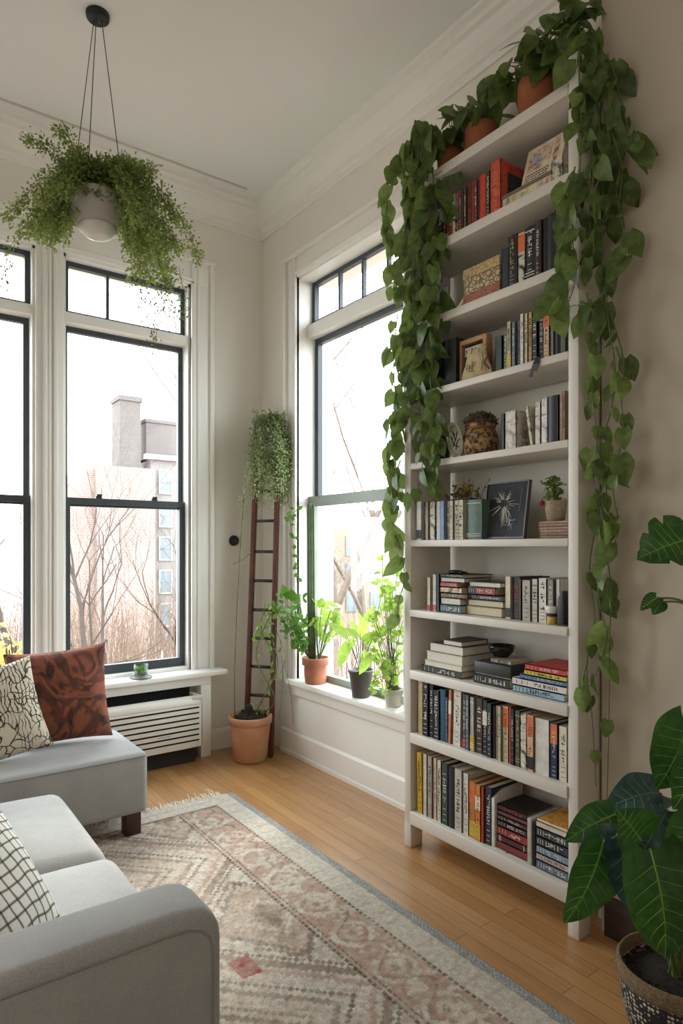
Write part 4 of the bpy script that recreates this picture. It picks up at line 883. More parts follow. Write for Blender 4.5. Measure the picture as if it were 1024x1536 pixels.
# fourth-lowest shelf
row(6, [(641, 646.5, .135, '#C8BCA0', 'slim cream paperback', 'xR'), (648, 654, .148, '#C9C6C0', 'white-spined book with blue lettering', 'lR', 0, .17), (654.5, 659, .150, '#1E2328', 'slim black book behind the pile', 'x', 0, .17)], xf=1.84)
z = ZSH[6] + .0004
P6 = 'of the flat pile beside the white-spined book'
a0 = 659.5
for a, e, th, d, col, wd_, st, yaw in ((659.5, 692, .031, .15, '#3E5468', 'blue book with pale capitals, lowest', 'lL', 0), (660, 690, .026, .14, '#1F3A34', 'cream-edged dark book, second up', 'pw', 0), (661, 697, .019, .15, '#6E4E38', 'brown book, third up', 'l', 0), (660, 692, .022, .145, '#7A3A2C', 'mottled brick book, fourth up', 'mlg', 0), (660, 686, .019, .15, '#B5342A', 'bright red book, fifth up', 'l', 0), (660, 696, .018, .15, '#30302E', 'cream-edged book, sixth up', 'pw', 0), (660, 700, .013, .15, '#1D1B1A', 'thin black book on top', 'l', 0)):
    z = flat(6, z, a, e, th, d, col, wd_, st, 0, 1.842, ' ' + P6)
z = ZSH[6] + .0004
P6 = 'of the flat pile beside the black jacketed book'
for a, e, th, d, col, wd_, st in ((699, 752, .034, .15, '#6A5C4C', 'thick book with pale page edges, lowest', 'p'), (701, 754, .024, .15, '#2E4238', 'green book with cream pages, second up', 'p'), (700, 753, .019, .15, '#2C2A26', 'dark grey book, third up', 'l'), (702, 742, .028, .14, '#8E2E2A', 'red book, fourth up', 'lK'), (703, 750, .019, .14, '#26201E', 'dark book with cream page edges, topmost', 'pw')):
    z = flat(6, z, a, e, th, d, col, wd_, st, 0, 1.86, ' ' + P6)
fe = thing('crumpled_cloth', (1.9, onx(683, 800, 1.9).y, ZSH[6] + .1505), 'small crumpled black cloth lying on top of the flat pile of books', 'cloth')
m = MB(); c = V(fe.location) + V((0, 0, .003)); m.lathe([(.001, 0), (.02, 0), (.024, .006), (.018, .012), (.001, .014)], c, 18, M=Matrix.Diagonal((1, 1.5, 1)).to_3x3())
for k in range(4): m.tube([c + V((-.012 + k * .008, -.025, .005)), c + V((-.014 + k * .009, -.05, .004))], [.0045, .003], 6)
m.build('fabric', cover_mat('#161414'), fe, True)
row_from(6, 3, [(757, 766, .152, '#C4B79E', 'cream book under a dark flap', 'K', 0, .16), (766.5, 778, .152, '#211D1D', 'black jacketed book with cream lower half', 'lk', 0, .17), (778.5, 782, .145, '#4A4038', 'slim brown book', 'x'), (783, 796, .142, '#A8A094', 'grey-white book with printed grid', 'ldL'), (797, 806, .148, '#B8B0A4', 'pale book with printed squares', 'ldL'), (807, 819.5, .152, '#CFC8BC', 'thick white book with printed letters', 'ldL'), (820, 830, .148, '#7E776C', 'grey-brown book', 'l'), (832, 838, .150, '#C6BFB6', 'pale book with pink lower spine', 'R')], xf=1.855)
z = ZSH[6] + .0004
cu = thing('small_cup', (1.85, onx(828, 800, 1.85).y, z), 'small white cup with dark band on a yellow base', 'cup')
c = V(cu.location); m = MB(); m.lathe([(.001, .03), (.016, .03), (.017, .036), (.022, .048), (.023, .062), (.02, .062), (.001, .045)], c, 24); m.build('cup_body', plain('cup_white', '#D6D2C8', .35), cu, True)
m = MB(); m.lathe([(.018, .027), (.019, .036), (.017, .038)], c, 24); m.build('dark_band', INKD, cu)
m = MB(); m.lathe([(.001, 0), (.017, 0), (.018, .004), (.017, .03), (.001, .03)], c, 20); m.build('yellow_base', plain('yellow_base', '#B99A50', .6, .3, 60), cu, True)
dk = thing('bookend', (1.855, onx(843, 800, 1.84).y, z), 'dark grey bookend with sloping shoulder at the end of the row', 'bookend')
yc = onx(842, 800, 1.835).y
m = MB(); m.prism([(yc + .016, z), (yc + .016, z + .085), (yc + .004, z + .112), (yc - .008, z + .115), (yc - .008, z)], 'x', 1.832, 1.86); bev(m.build('upright', plain('bookend_dark', '#2C292C', .5), dk), .003)
m = MB(); m.box(1.83, 1.95, max(YN + UW + .002, yc - .02), yc + .016, z, z + .004); m.build('foot_plate', plain('bookend_dark', '#2C292C'), dk)
# third-lowest shelf
z0 = z = ZSH[7] + .0004; P7 = 'in the window-end pile on the third-lowest shelf'
for a, e, th, d, col, wd_, st in ((632, 691, .026, .18, '#2E2D2B', 'black book with pale lettering, lowest', 'lL'), (636, 692, .022, .17, '#C4B9A4', 'thin cream book, second', 'pw'), (639, 693, .038, .18, '#B8AC96', 'thick book with cream page edges, third', 'pw'), (644, 694, .035, .175, '#55504A', 'thick book with cream page edges, fourth', 'pw'), (664, 692, .019, .15, '#3A3430', 'small dark book, topmost', 'pw')):
    z = flat(7, z, a, e, th, d, col, wd_, st, 0, 1.838, ' ' + P7)
z = z0; P7 = ' in the middle pile under the bowl'
z = flat(7, z, 710, 763, .034, .18, '#1C1B1A', 'black hardback with white capitals', 'lL', 0, 1.842, P7)
bx = thing('flat_box', (1.92, onx(738, 800, 1.85).y, z), 'flat charcoal box under the pale label book', 'box')
y1, y0 = onx(711, 800, 1.846).y, onx(766, 800, 1.846).y
m = MB(); m.box(1.846, 2.0, y0, y1, z + .003, z + .046); bev(m.build('box_lid', cover_mat('#2A2927'), bx), .002)
m = MB(); m.box(1.849, 1.997, y0 + .003, y1 - .003, z, z + .004); m.build('box_base', cover_mat('#B8AE9C'), bx)
z += .0465
z2 = flat(7, z, 736, 766, .014, .11, '#B0A68E', 'thin pale book with dark lettering', 'ldL', 0, 1.87, P7)
bw = thing('bowl', (1.925, onx(752, 800, 1.925).y, z2), 'glossy black bowl on top of the middle pile', 'bowl')
m = MB(); m.lathe([(.001, 0), (.026, 0), (.03, .006), (.045, .022), (.05, .04), (.048, .044), (.046, .042), (.04, .024), (.001, .012)], bw.location, 36); m.build('bowl_body', plain('black_glaze', '#1A1A16', .12, .2, 10), bw, True)
m = MB(); m.lathe([(.001, .026), (.041, .026), (.04, .03), (.001, .03)], bw.location, 24); m.build('filling', plain('bowl_filling', '#2E2C22', .5), bw)
z = z0; P7 = ' in the colourful pile on the third-lowest shelf'
for a, e, th, col, wd_, st in ((769, 846, .024, '#8FA9B8', 'light blue book, lowest', 'ldL'), (768, 849, .025, '#CFC4BE', 'pinkish white book, second', 'ld'), (779, 849, .016, '#3F6788', 'blue book, third', 'l'), (786, 849, .017, '#C4AE3C', 'yellow book, fourth', 'ld'), (787, 849, .02, '#B02A26', 'red book, topmost', 'l')):
    z = flat(7, z, a, e, th, .175, col, wd_, st, 0, 1.838, P7)
# second-lowest shelf
row(8, [(625, 633, .218, '#C2AC80', 'cream hardback', 'x'), (634, 642.5, .222, '#1B1B1C', 'black hardback with white lettering', 'lL'), (643, 649.5, .22, '#1E1E20', 'slim black hardback with white lettering', 'l'), (650, 658.5, .196, '#2B2E30', 'charcoal paperback with white lettering', 'lL'), (659, 667, .204, '#2C5A66', 'teal hardback with rounded spine', 'rB'), (667.5, 670.5, .178, '#4A5C6C', 'slim blue-grey paperback', 'l'),
    (671, 677, .212, '#C27A56', 'orange and cream paperback', 'C', 1.5), (677.5, 691, .214, '#D3CCC0', 'white book with curling black lettering', 'ldL', 1.5), (691.5, 697.5, .206, '#5A4A40', 'brown book with red label', 'lR'), (698, 704, .208, '#56626E', 'grey-blue paperback', 'l'), (704.5, 711, .204, '#A9A296', 'pale grey and ochre paperback', 'Yb'), (712, 722.5, .206, '#42332A', 'brown book with bold lettering', 'lL'),
    (723, 730, .204, '#232423', 'black paperback', 'lC'), (730.5, 737.5, .198, '#2A2E34', 'blue-black paperback', 'l'), (738, 741, .19, '#4A3A34', 'slim brown paperback', 'x'), (741.5, 746, .194, '#8E886E', 'olive-cream paperback', 'ld'), (746.5, 752, .196, '#B8AC90', 'cream paperback', 'ld'), (752.5, 761.5, .2, '#BFAF8A', 'cream book with red-orange top', 'ldO'),
    (762, 764.5, .202, '#C04A34', 'slim red paperback', 'x'), (765, 770.5, .198, '#232526', 'slim black paperback', 'l'), (771, 779, .196, '#4A4838', 'olive-black paperback with gold lettering', 'lgb'), (779.5, 789.5, .194, '#3C4240', 'dark green-grey paperback', 'mlL'), (790, 800.5, .192, '#C8A078', 'orange and cream paperback with black label', 'OKld'),
    (801, 823, .188, '#CFC9C0', 'very thick plain white volume', 'x', 0, .17), (824, 834.5, .186, '#22304A', 'navy hardback with red top', 'lO'), (836, 849, .18, '#C2B8A6', 'cream speckled paperback at the end', 'ldm')])
# lowest shelf
row(9, [(624.5, 633.5, .248, '#C6A228', 'yellow hardback', 'ld', -1), (634.5, 640.5, .25, '#C9BDA8', 'cream hardback', 'x'), (641, 648, .248, '#A89890', 'pinkish-grey paperback', 'ld'), (648.5, 654, .246, '#C8B8A4', 'cream book with rose lettering', 'lk'), (654.5, 661, .246, '#CFC0A8', 'ivory book with dark top', 'ld'), (661.5, 671, .242, '#34443C', 'dark green paperback with white lettering', 'lL'), (671.5, 680.5, .238, '#1E2228', 'black hardback', 'r'),
    (681, 692.5, .238, '#BDB4AA', 'grey-white book with bold black lettering', 'ldL'), (693, 701.5, .232, '#D0C8BC', 'ivory book with thin lettering', 'ld'), (702.5, 712, .212, '#B06A2A', 'orange and yellow paperback', 'YO'), (712.5, 720.5, .208, '#C47A36', 'bright orange paperback', 'CYld'), (721, 725, .206, '#A83E2A', 'slim red-orange paperback', 'x'), (725.5, 735.5, .212, '#26303E', 'navy and black hardback', 'l')])
z = ZSH[9] + .0004
mf = thing('file_holder', (1.85, onx(740, 800, 1.84).y, z), 'white upright file holder beside the navy book', 'file holder')
y1, y0 = onx(737, 800, 1.838).y, onx(741.5, 800, 1.838).y
m = MB(); m.prism([(1.838, z), (1.998, z), (1.998, z + .205), (1.89, z + .2), (1.838, z + .178)], 'y', y0, y1); bev(m.build('side', cover_mat('#D2CABE'), mf), .0015)
m = MB(); m.box(1.838, 1.995, y0 - .05, y0, z, z + .003); m.build('foot_plate', cover_mat('#C2BAAE'), mf)
z1 = z + .004
y1, y0 = onx(744.5, 800, 1.85).y, onx(790, 800, 1.85).y
P9 = ' in the short maroon stack on the lowest shelf'
for th, col, wd_, st in ((.026, '#7A2E2A', 'dark red case, lowest', 'x'), (.022, '#4A2A26', 'brown case with pale line, second', 'b'), (.03, '#8E2E2E', 'crimson case, third', 'l'), (.022, '#33221F', 'blackish case with faint lettering, fourth', 'l'), (.018, '#3E2A28', 'brown case with small capitals, fifth', 'l'), (.016, '#5E3A34', 'maroon case, sixth', 'x'), (.02, '#231B1B', 'black case with pink lettering, topmost', 'lLk')):
    z1 = flat(9, z1, 745, 790, th, .15, col, wd_, st, 0, 1.845, P9)
ds = thing('case_sleeve', (1.92, (y0 + y1) / 2, z), 'grey sleeve board standing beside the maroon stack', 'sleeve')
y2 = onx(797, 800, 1.84).y; y3 = onx(791, 800, 1.84).y
m = MB(); m.box(1.838, 2.0, y2, y3, z, z + .158); bev(m.build('board', cover_mat('#B3ABA2'), ds), .0015)
bd2 = thing('book', (1.842, onx(801, 800, 1.842).y, z), 'slim black hardback between the grey sleeve and magazine pile', 'book', 'books on the lowest shelf')
make_book(bd2, .009, .15, .16, '#151415', 'x')
z1 = z; P9 = ' in the magazine pile on the lowest shelf'
for th, col, wd_, st in ((.03, '#5A6670', 'grey-blue magazine bundle, lowest', 'lL'), (.022, '#A9A4A0', 'grey magazine with red line, second', 'lk'), (.026, '#6E8496', 'pale blue annual, third', 'lL'), (.03, '#2E3238', 'black annual with white capitals, fourth', 'lL'), (.03, '#34383E', 'charcoal annual with white capitals, fifth', 'lL'), (.02, '#C8BCAE', 'cream magazine, sixth', 'x')):
    z1 = flat(9, z1, 804, 853, th, .17, col, wd_, st, 0, 1.84, P9)
mg = thing('magazine', (1.93, 1.30, z1), 'orange-covered magazine lying on top of the magazine pile', 'magazine')
y1, y0 = onx(806, 800, 1.85).y, YN + UW + .004
m = MB(); m.box(1.848, 2.0, y0, y1, z1, z1 + .004); m.build('page_block', PAGE2, mg)
m = MB(); m.box(1.848, 2.0, y0, y1, z1 + .004, z1 + .0048); m.build('cover', cover_mat('#C9682A', '#D9B04A'), mg)
#@@PART4
# ------------------------------------------------------------------ TRAILING PLANTS ON TOP OF THE BOOKCASE
random.seed(21)
def pot_body(mb, c, r, h, rim=True):
    if rim: mb.lathe([(.001, 0), (r * .72, 0), (r * .76, h * .04), (r * .93, h * .76), (r * .95, h * .78), (r * 1.02, h * .79), (r * 1.03, h * .97), (r * 1.0, h), (r * .93, h), (r * .9, h * .9), (.001, h * .88)], c, 40)
    else: mb.lathe([(.001, 0), (r * .78, 0), (r * .84, h * .04), (r * .97, h * .45), (r, h * .75), (r * .985, h * .96), (r * .95, h), (r * .9, h), (r * .88, h * .9), (.001, h * .88)], c, 40)
def vine(st, lf, pts, L=.08, gap=.034, dens=1, thick=.0026, jit=.012, hang=.75, tint=(.15, .85), face=(-.8, -.5, .1), skip=0, seg=6):
    sp = spline(pts, seg); st.tube(sp, [thick * (1 - .5 * i / len(sp)) for i in range(len(sp))], 5, tint=.4)
    acc = skip * 0; total = 0; F_ = V(face)
    for i in range(1, len(sp)):
        a, c = sp[i - 1], sp[i]; s_ = (c - a).length; total += s_; acc += s_
        if total < skip: continue
        while acc > gap:
            acc -= gap * U(.7, 1.3)
            for _ in range(dens):
                p = a.lerp(c, random.random()); side = rv(1); side.z *= .4
                b_ = p + side * U(.2, 1) * jit * 2 + V((0, 0, U(0, .012)))
                if jit: st.tube([p, p.lerp(b_, .5) + V((0, 0, .006)), b_], .0011, 3, tint=.6, cap=False)
                d = side * (1 - hang) * 1.8 + V((0, 0, -hang)); n = F_ + rv(1.05); l = L * U(.55, 1.25)
                lf.leaf(b_, d, n, l, l * U(.68, .86), min(1, max(0, U(*tint) + random.gauss(0, .12))), fold=U(.1, .5), curl=U(.02, .4))
def potted(name, loc, r, h, label, strands, tuft, cat='potted plant', rim=False):
    t = thing(name, loc, label, cat); c = V(loc)
    m = MB(); pot_body(m, c, r, h, rim); m.build('pot', TERRA, t, True)
    m = MB(); m.lathe([(.001, h * .88), (r * .9, h * .87), (r * .88, h * .91), (.001, h * .93)], c, 24); m.build('soil', SOIL, t)
    st, lf = MB(), MB(); top = c + V((0, 0, h * .95))
    for s_ in strands:
        pts, kw = s_; vine(st, lf, pts, **kw)
    for (dx, dy, dz, n, rad) in tuft:                                   # leaves standing on short stalks round the rim
        for i in range(n):
            a = U(0, 6.28); k = U(.2, 1); e = top + V((dx + rad * k * math.cos(a) * .8, dy + rad * k * math.sin(a), dz + U(-.03, .08)))
            b_ = top + V((U(-.5, .5) * r, U(-.5, .5) * r, 0)); st.tube(spline([b_, b_.lerp(e, .5) + V((0, 0, .025)), e], 3), .0016, 4, tint=.5, cap=False)
            l = U(.06, .1); lf.leaf(e, V((math.cos(a) * .5, math.sin(a) * .6, U(-.9, .2))), V((-.6, -.5, .6)) + rv(.6), l, l * U(.72, .9), U(.05, .6), fold=U(.1, .5), curl=U(.05, .4))
    st.build('stem', STEM, t); lf.build('foliage', LEAF, t, True); return t
def X_(l, X=1.79): return [onx(p[0], p[1], p[2] if len(p) > 2 else X) for p in l]
zt = ZSH[0] + .0004
PA = V((1.925, onx(676, 200, 1.925).y, zt)); PB = V((1.925, onx(722, 180, 1.925).y, zt)); PC = V((1.922, onx(808, 110, 1.922).y, zt))
sA = lambda q: [PA + V((-.02, .01, .11)), PA + V((-.05, .02, .16))] + q
potted('trailing_pothos', tuple(PA), .056, .118, 'small terracotta pot of pothos trailing thickly down the window end of the bookcase', [
    (sA(X_([(648, 190), (648, 250), (655, 330), (645, 400), (650, 470), (640, 540)])), dict(dens=2, gap=.036, jit=.024, L=.085, tint=(.0, .45))),
    (sA(X_([(632, 200), (628, 270), (630, 350), (628, 430), (632, 520), (628, 600), (634, 690), (622, 745)])), dict(dens=2, gap=.042, jit=.022, tint=(.1, .7))),
    (sA(X_([(612, 215), (606, 280), (612, 360), (608, 450), (612, 540), (600, 620), (588, 690), (600, 770)])), dict(dens=1, gap=.034, jit=.018, tint=(.2, .85))),
    (sA(X_([(600, 235), (588, 270), (580, 310), (578, 350), (590, 390), (596, 440)])), dict(dens=1, gap=.03, jit=.012, tint=(.3, .9))),
    (sA(X_([(622, 195), (618, 250), (620, 320), (622, 400), (618, 480), (600, 560), (585, 640), (582, 700)])), dict(dens=1, gap=.036, jit=.018, tint=(.2, .8))),
    (X_([(600, 690), (584, 740), (580, 780), (600, 820), (606, 870), (598, 900), (596, 925)]), dict(dens=1, gap=.046, jit=.008, L=.095, tint=(.6, 1))),
    (X_([(596, 470), (590, 540), (592, 600), (586, 650), (584, 720), (586, 760)]), dict(dens=1, gap=.04, jit=.012, tint=(.5, 1))),
    (X_([(640, 520), (646, 580), (652, 640), (655, 690), (648, 730)]), dict(dens=2, gap=.04, jit=.014, L=.08, tint=(.1, .6))),
], [(-.02, .05, .06, 14, .1), (.0, -.02, .09, 6, .07)])
potted('trailing_pothos', tuple(PB), .064, .132, 'middle terracotta pot of pothos between the other two above the bookcase', [
    ([PB + V((-.02, 0, .12)), PB + V((-.06, .04, .18)), PB + V((-.03, .1, .17)), PB + V((-.05, .17, .14))], dict(dens=2, gap=.034, jit=.02, tint=(0, .45))),
    ([PB + V((-.01, -.02, .12)), PB + V((-.05, -.08, .2)), PB + V((-.06, -.16, .22))], dict(dens=2, gap=.034, jit=.02, tint=(0, .5))),
], [(.0, .0, .08, 14, .11), (-.01, .06, .08, 8, .09)])
sC = lambda q: [PC + V((-.02, -.03, .13)), PC + V((-.04, -.10, .19))] + q
VR = 1.845
potted('trailing_pothos', tuple(PC), .074, .152, 'largest terracotta pot of pothos, its vines hanging down beside the blank wall', [
    (sC(X_([(868, 40, 1.83), (868, 110), (872, 190), (868, 270), (858, 340), (862, 420), (845, 470)], VR - .05)), dict(dens=1, gap=.036, jit=.024, tint=(.0, .5))),
    (sC(X_([(885, 40), (898, 110), (906, 190), (905, 270), (903, 350), (910, 430), (908, 480)], VR)), dict(dens=1, gap=.034, jit=.024, tint=(.0, .5))),
    (sC(X_([(890, 60), (884, 150), (888, 230), (884, 320), (890, 400)], VR - .02)), dict(dens=1, gap=.034, jit=.026, tint=(.05, .55))),
    (sC(X_([(905, 80), (930, 150), (945, 205), (962, 230)], VR + .01)), dict(dens=1, gap=.034, jit=.012, tint=(.0, .4))),
    (X_([(910, 180), (932, 250), (928, 310), (936, 350), (945, 395)], VR + .005), dict(dens=1, gap=.04, jit=.012, tint=(.05, .5))),
    (X_([(862, 250), (850, 330), (852, 400), (838, 440), (830, 480)], VR - .06), dict(dens=1, gap=.032, jit=.014, tint=(.2, .7))),
    (X_([(905, 440), (915, 500), (922, 560), (915, 620), (900, 670), (905, 720), (896, 770), (905, 830), (898, 900), (910, 960), (885, 1030)], VR - .01), dict(dens=1, gap=.05, jit=.01, tint=(.2, .8))),
    (X_([(880, 440), (892, 510), (888, 590), (895, 660), (890, 720), (900, 760), (908, 800)], VR - .02), dict(dens=1, gap=.05, jit=.012, tint=(.2, .8), L=.075)),
    (X_([(915, 470), (935, 540), (932, 600), (934, 655), (918, 720), (928, 790), (918, 820)], VR), dict(dens=1, gap=.075, jit=.01, tint=(.1, .7), L=.075)),
    (X_([(900, 760), (884, 850), (892, 930), (880, 1000), (888, 1080), (894, 1180)], VR - .005), dict(dens=1, gap=.2, jit=.006, tint=(.2, .7), L=.07, thick=.0022)),
    (X_([(912, 700), (906, 800), (916, 880), (914, 960), (913, 1080), (910, 1200)], VR), dict(dens=1, gap=.4, jit=.006, tint=(.2, .7), L=.05, thick=.0022)),
    (X_([(878, 1000), (872, 1030), (866, 1050)], VR - .03), dict(dens=1, gap=.04, jit=.006, tint=(.5, .8), L=.075)),
    ([PC + V((-.02, .02, .13)), PC + V((-.06, .09, .2)), PC + V((-.07, .17, .2))], dict(dens=2, gap=.034, jit=.018, tint=(0, .5))),
    (sC([PC + V((-.06, -.16, .26)), PC + V((-.06, -.17, .34))]), dict(dens=2, gap=.03, jit=.02, tint=(0, .4), hang=.3)),
], [(-.03, -.06, .06, 20, .12), (-.05, -.12, .08, 14, .10), (-.03, .08, .04, 8, .08)])

# ------------------------------------------------------------------ HANGING PLANTER
random.seed(33)
HC = V((.752, 2.685, 0)); HP = HC + V((0, 0, 2.497))
hg = thing('hanging_planter', (HC.x, HC.y, HP.z), 'round grey-white hanging planter of fine trailing fern on three wires from a black ceiling disc', 'hanging plant')
m = MB(); m.lathe([(.001, 3.372), (.035, 3.374), (.044, 3.382), (.046, ZC - .0005), (.001, ZC - .0005)], HC, 32); m.build('ceiling_disc', BLACK, hg, True)
m = MB(); m.lathe([(.001, .002), (.028, 0), (.052, .008), (.072, .026), (.078, .036), (.077, .040), (.001, .04)], HP, 40); m.build('pot_base', plain('pot_foot', '#CFC9C2', .4, .05), hg, True)
m = MB(); m.lathe([(.001, .0405), (.0795, .0405), (.101, .07), (.115, .105), (.119, .14), (.116, .158), (.111, .16), (.107, .15), (.098, .12), (.001, .1)], HP, 44); m.build('pot_body', plain('pot_glaze', '#A9A39C', .38, .06), hg, True)
m = MB(); m.lathe([(.001, .13), (.099, .13), (.08, .14), (.001, .15)], HP, 24); m.build('soil', SOIL, hg)
for a in (-.634, 2.507, 4.07):
    m = MB(); m.tube([HC + V((.016 * math.cos(a), .016 * math.sin(a), 3.375)), HP + V((.106 * math.cos(a),   .106 * math.sin(a), .155))], .0017, 6); m.build('wire', BLACK, hg)
st, lf = MB(), MB()
def frond(pts, dens=230, spread=.045, size=(.010, .019), n_side=5, taper=True, tint0=None):
    sp = spline(pts, 6); st.tube(sp, .0011, 3, tint=.4, cap=False); k = len(sp)
    for i in range(dens):
        f = random.random() ** .9; q = f * (k - 1); a = int(q); p = sp[a].lerp(sp[min(a + 1, k - 1)], q - a)
        w_ = spread * (1 - .55 * f) if taper else spread
        off = V((random.gauss(0, .5), random.gauss(0, .5), random.gauss(-.35, .5))) * w_
        tint = min(1, max(0, (f * .8 + U(-.15, .3)) if tint0 is None else U(*tint0)))
        lf.sprig(p + off, off.normalized() + rv(.8), rv(), U(*size), U(*size) * .7, tint)
        if i % 9 == 0: st.tube([p, p + off], .0006, 3, cap=False)
Dp = 2.61
ends = [((40, 205), 2.5), ((85, 192), 2.7), ((60, 300), 2.4), ((10, 325), 2.5), ((30, 350), 2.6), ((75, 365), 2.55), ((45, 350), 2.75), ((230, 250), 2.5), ((265, 325), 2.55), ((300, 390), 2.5), ((270, 375), 2.7), ((240, 400), 2.45), ((215, 380), 2.55), ((225, 420), 2.62), ((250, 420), 2.6), ((205, 330), 2.4), ((95, 290), 2.4), ((150, 240), 2.6), ((120, 235), 2.75), ((190, 240), 2.75), ((110, 225), 2.55), ((210, 245), 2.6)]
top = HP + V((0, 0, .165)); hub = dep(150, 268, Dp)
for (e, d_) in ends:
    E = dep(e[0], e[1], d_); out = (E - top); o2 = V((out.x, out.y, 0)); up = .10 if e[1] > 260 else .05
    droop = e[1] > 260
    mid1 = top + o2 * .35 + V((0, 0, up + (0 if droop else .04))); mid2 = top + o2 * (.75 if droop else .7) + V((0, 0, (E.z - top.z) * (.35 if droop else .75) + .03))
    frond([top + rv(.03), mid1, mid2, E], 640 if droop else 460)
for i in range(34):
    a = U(0, 6.28); r_ = U(.03, .17); E = top + V((r_ * math.cos(a), r_ * math.sin(a), U(.02, .13))); frond([top + rv(.03), top.lerp(E, .5) + V((0, 0, .03)), E], 210, .05, tint0=(0, .5))
for i in range(16):                                                   # skirt falling on the side towards the side wall
    e = (U(190, 258), U(350, 425)); E = dep(e[0], e[1], U(2.45, 2.72)); o2 = V((E.x - top.x, E.y - top.y, 0)); frond([top + rv(.03), top + o2 * .5 + V((0, 0, .05)), top + o2 * .9 + V((0, 0, (E.z - top.z) * .5)), E], 340, .045)
for i in range(26):                                                   # leaves lapping over the front of the rim
    a = U(2.3, 5.9); k = U(.12, .15); o2 = V((math.cos(a) * k, math.sin(a) * k, 0)); frond([top, top + o2 * .6 + V((0, 0, .05)), top + o2 + V((0, 0, U(-.05, .0)))], 150, .03, tint0=(0, .6))
for i in range(10):
    e = (U(55, 100), U(320, 365)); E = dep(e[0], e[1], U(2.5, 2.72)); o2 = V((E.x - top.x, E.y - top.y, 0)); frond([top + rv(.03), top + o2 * .5 + V((0, 0, .05)), top + o2 * .9 + V((0, 0, (E.z - top.z) * .5)), E], 340, .045)
for e0, e1 in (((215, 410), (228, 505)), ((235, 410), (232, 520)), ((255, 415), (262, 470)), ((268, 400), (274, 480)), ((205, 400), (212, 455)), ((245, 415), (244, 455))):
    frond([dep(*e0, 2.6), dep((e0[0] + e1[0]) / 2 + 4, (e0[1] + e1[1]) / 2, 2.62), dep(*e1, 2.6)], 70, .022, (.009, .015), taper=False, tint0=(.1, .5))
frond([dep(30, 350, 2.55), dep(14, 375, 2.55), dep(6, 430, 2.55)], 90, .022, taper=False, tint0=(.1, .6))
st.build('stem', STEM, hg); lf.build('foliage', FERN, hg)

# ------------------------------------------------------------------ CORNER: LADDER, FLOOR POT, BUSHY TRAILER
random.seed(41)
ld = thing('ladder', (1.9, 3.4, 0), 'narrow dark red-brown wooden ladder leaning in the corner behind the terracotta pot', 'ladder')
A0, A1 = V((1.83, 3.46, 0)), dep(386, 640, 3.95); B0, B1 = V((1.937, 3.345, 0)), dep(418, 640, 3.87)
def rail(p, q, nm):
    m = MB(); d = (q - p).normalized(); u = V((B0 - A0)).normalized(); w_ = d.cross(u).normalized(); vs = []
    for c in (p, q):
        for a, e in ((-1, -1), (1, -1), (1, 1), (-1, 1)): vs.append(c + u * (.013 * a) + w_ * (.019 * e))
    m.add(vs, [(3, 2, 1, 0), (4, 5, 6, 7), (0, 1, 5, 4), (1, 2, 6, 5), (2, 3, 7, 6), (3, 0, 4, 7)]); return bev(m.build(nm, LADW, ld), .003)
rail(A0, A1, 'rail'); rail(B0, B1, 'rail')
for zz in (.19, .36, .53, .70, .87, 1.045, 1.22, 1.405, 1.585, 1.76):
    f = zz / A1.z; g = zz / B1.z; m = MB(); m.tube([A0.lerp(A1, f), B0.lerp(B1, g)], .0095, 8); m.build('rung', IRON, ld, True)
# bushy trailer standing on the ladder's upper rungs
tb_ = (A1 + B1) / 2; pz = 1.80
bt = thing('trailing_fern', (tb_.x, tb_.y, pz), 'dense pale-green trailing plant in a small grey pot at the top of the ladder', 'potted plant')
c = V((tb_.x, tb_.y - .01, pz)); m = MB(); m.lathe([(.001, 0), (.05, 0), (.056, .01), (.07, .14), (.072, .15), (.066, .15), (.062, .12), (.001, .11)], c, 28); m.build('pot', plain('grey_pot', '#8E8C86', .6), bt, True)
st, lf = MB(), MB(); top = c + V((0, 0, .14))
for i in range(80):
    a = U(0, 6.28); r_ = U(.07, .14); L = U(.1, .38) if random.random() < .8 else U(.36, .45)
    o2 = V((math.cos(a), math.sin(a), 0)) * r_
    if (top + o2).y > YB - .03: o2.y = YB - .03 - top.y
    if (top + o2).x > XR - .05: o2.x = XR - .05 - top.x
    frond([top + rv(.02), top + o2 * .6 + V((0, 0, U(.03, .08))), top + o2 + V((0, 0, -L * .4)), top + o2 * 1.02 + V((0, 0, -L))], 210, .032, (.009, .017), taper=False)
for i in range(34):
    a = U(0, 6.28); r_ = U(.02, .13); E = top + V((min(r_ * math.cos(a), XR - .06 - top.x), r_ * math.sin(a), U(.05, .13))); frond([top, top.lerp(E, .5), E], 70, .03, tint0=(0, .5))
for e0, e1 in (((372, 700), (362, 765)), ((420, 690), (420, 735)), ((385, 700), (385, 745))): frond([dep(*e0, 3.78), dep((e0[0] + e1[0]) / 2, (e0[1] + e1[1]) / 2, 3.78), dep(*e1, 3.78)], 90, .02, taper=False, tint0=(.7, 1))
st.build('stem', STEM, bt); lf.build('foliage', FERN2, bt)
fpz = V((1.815, 3.375, 0))
fp2 = thing('floor_pot', tuple(fpz), 'weathered terracotta floor pot with bare stump and climbing stems, before the ladder', 'potted plant')
m, t, b = base_mat('mossy_terracotta'); co = coords(t); n = noise(t, co, 9, 5); n2 = noise(t, co, 5, 3)
t.link(mix(t, ramp(t, n2, [(.5, (0, 0, 0, 1)), (.66, (.75, .75, .75, 1))]), ramp(t, n, [(.3, '#B37C5C'), (.7, '#CC9C7C')]), '#9AA06C'), b.inputs['Base Color']); b.inputs['Roughness'].default_value = .9; bump(t, b, n, .3, .004); MOSSY = m
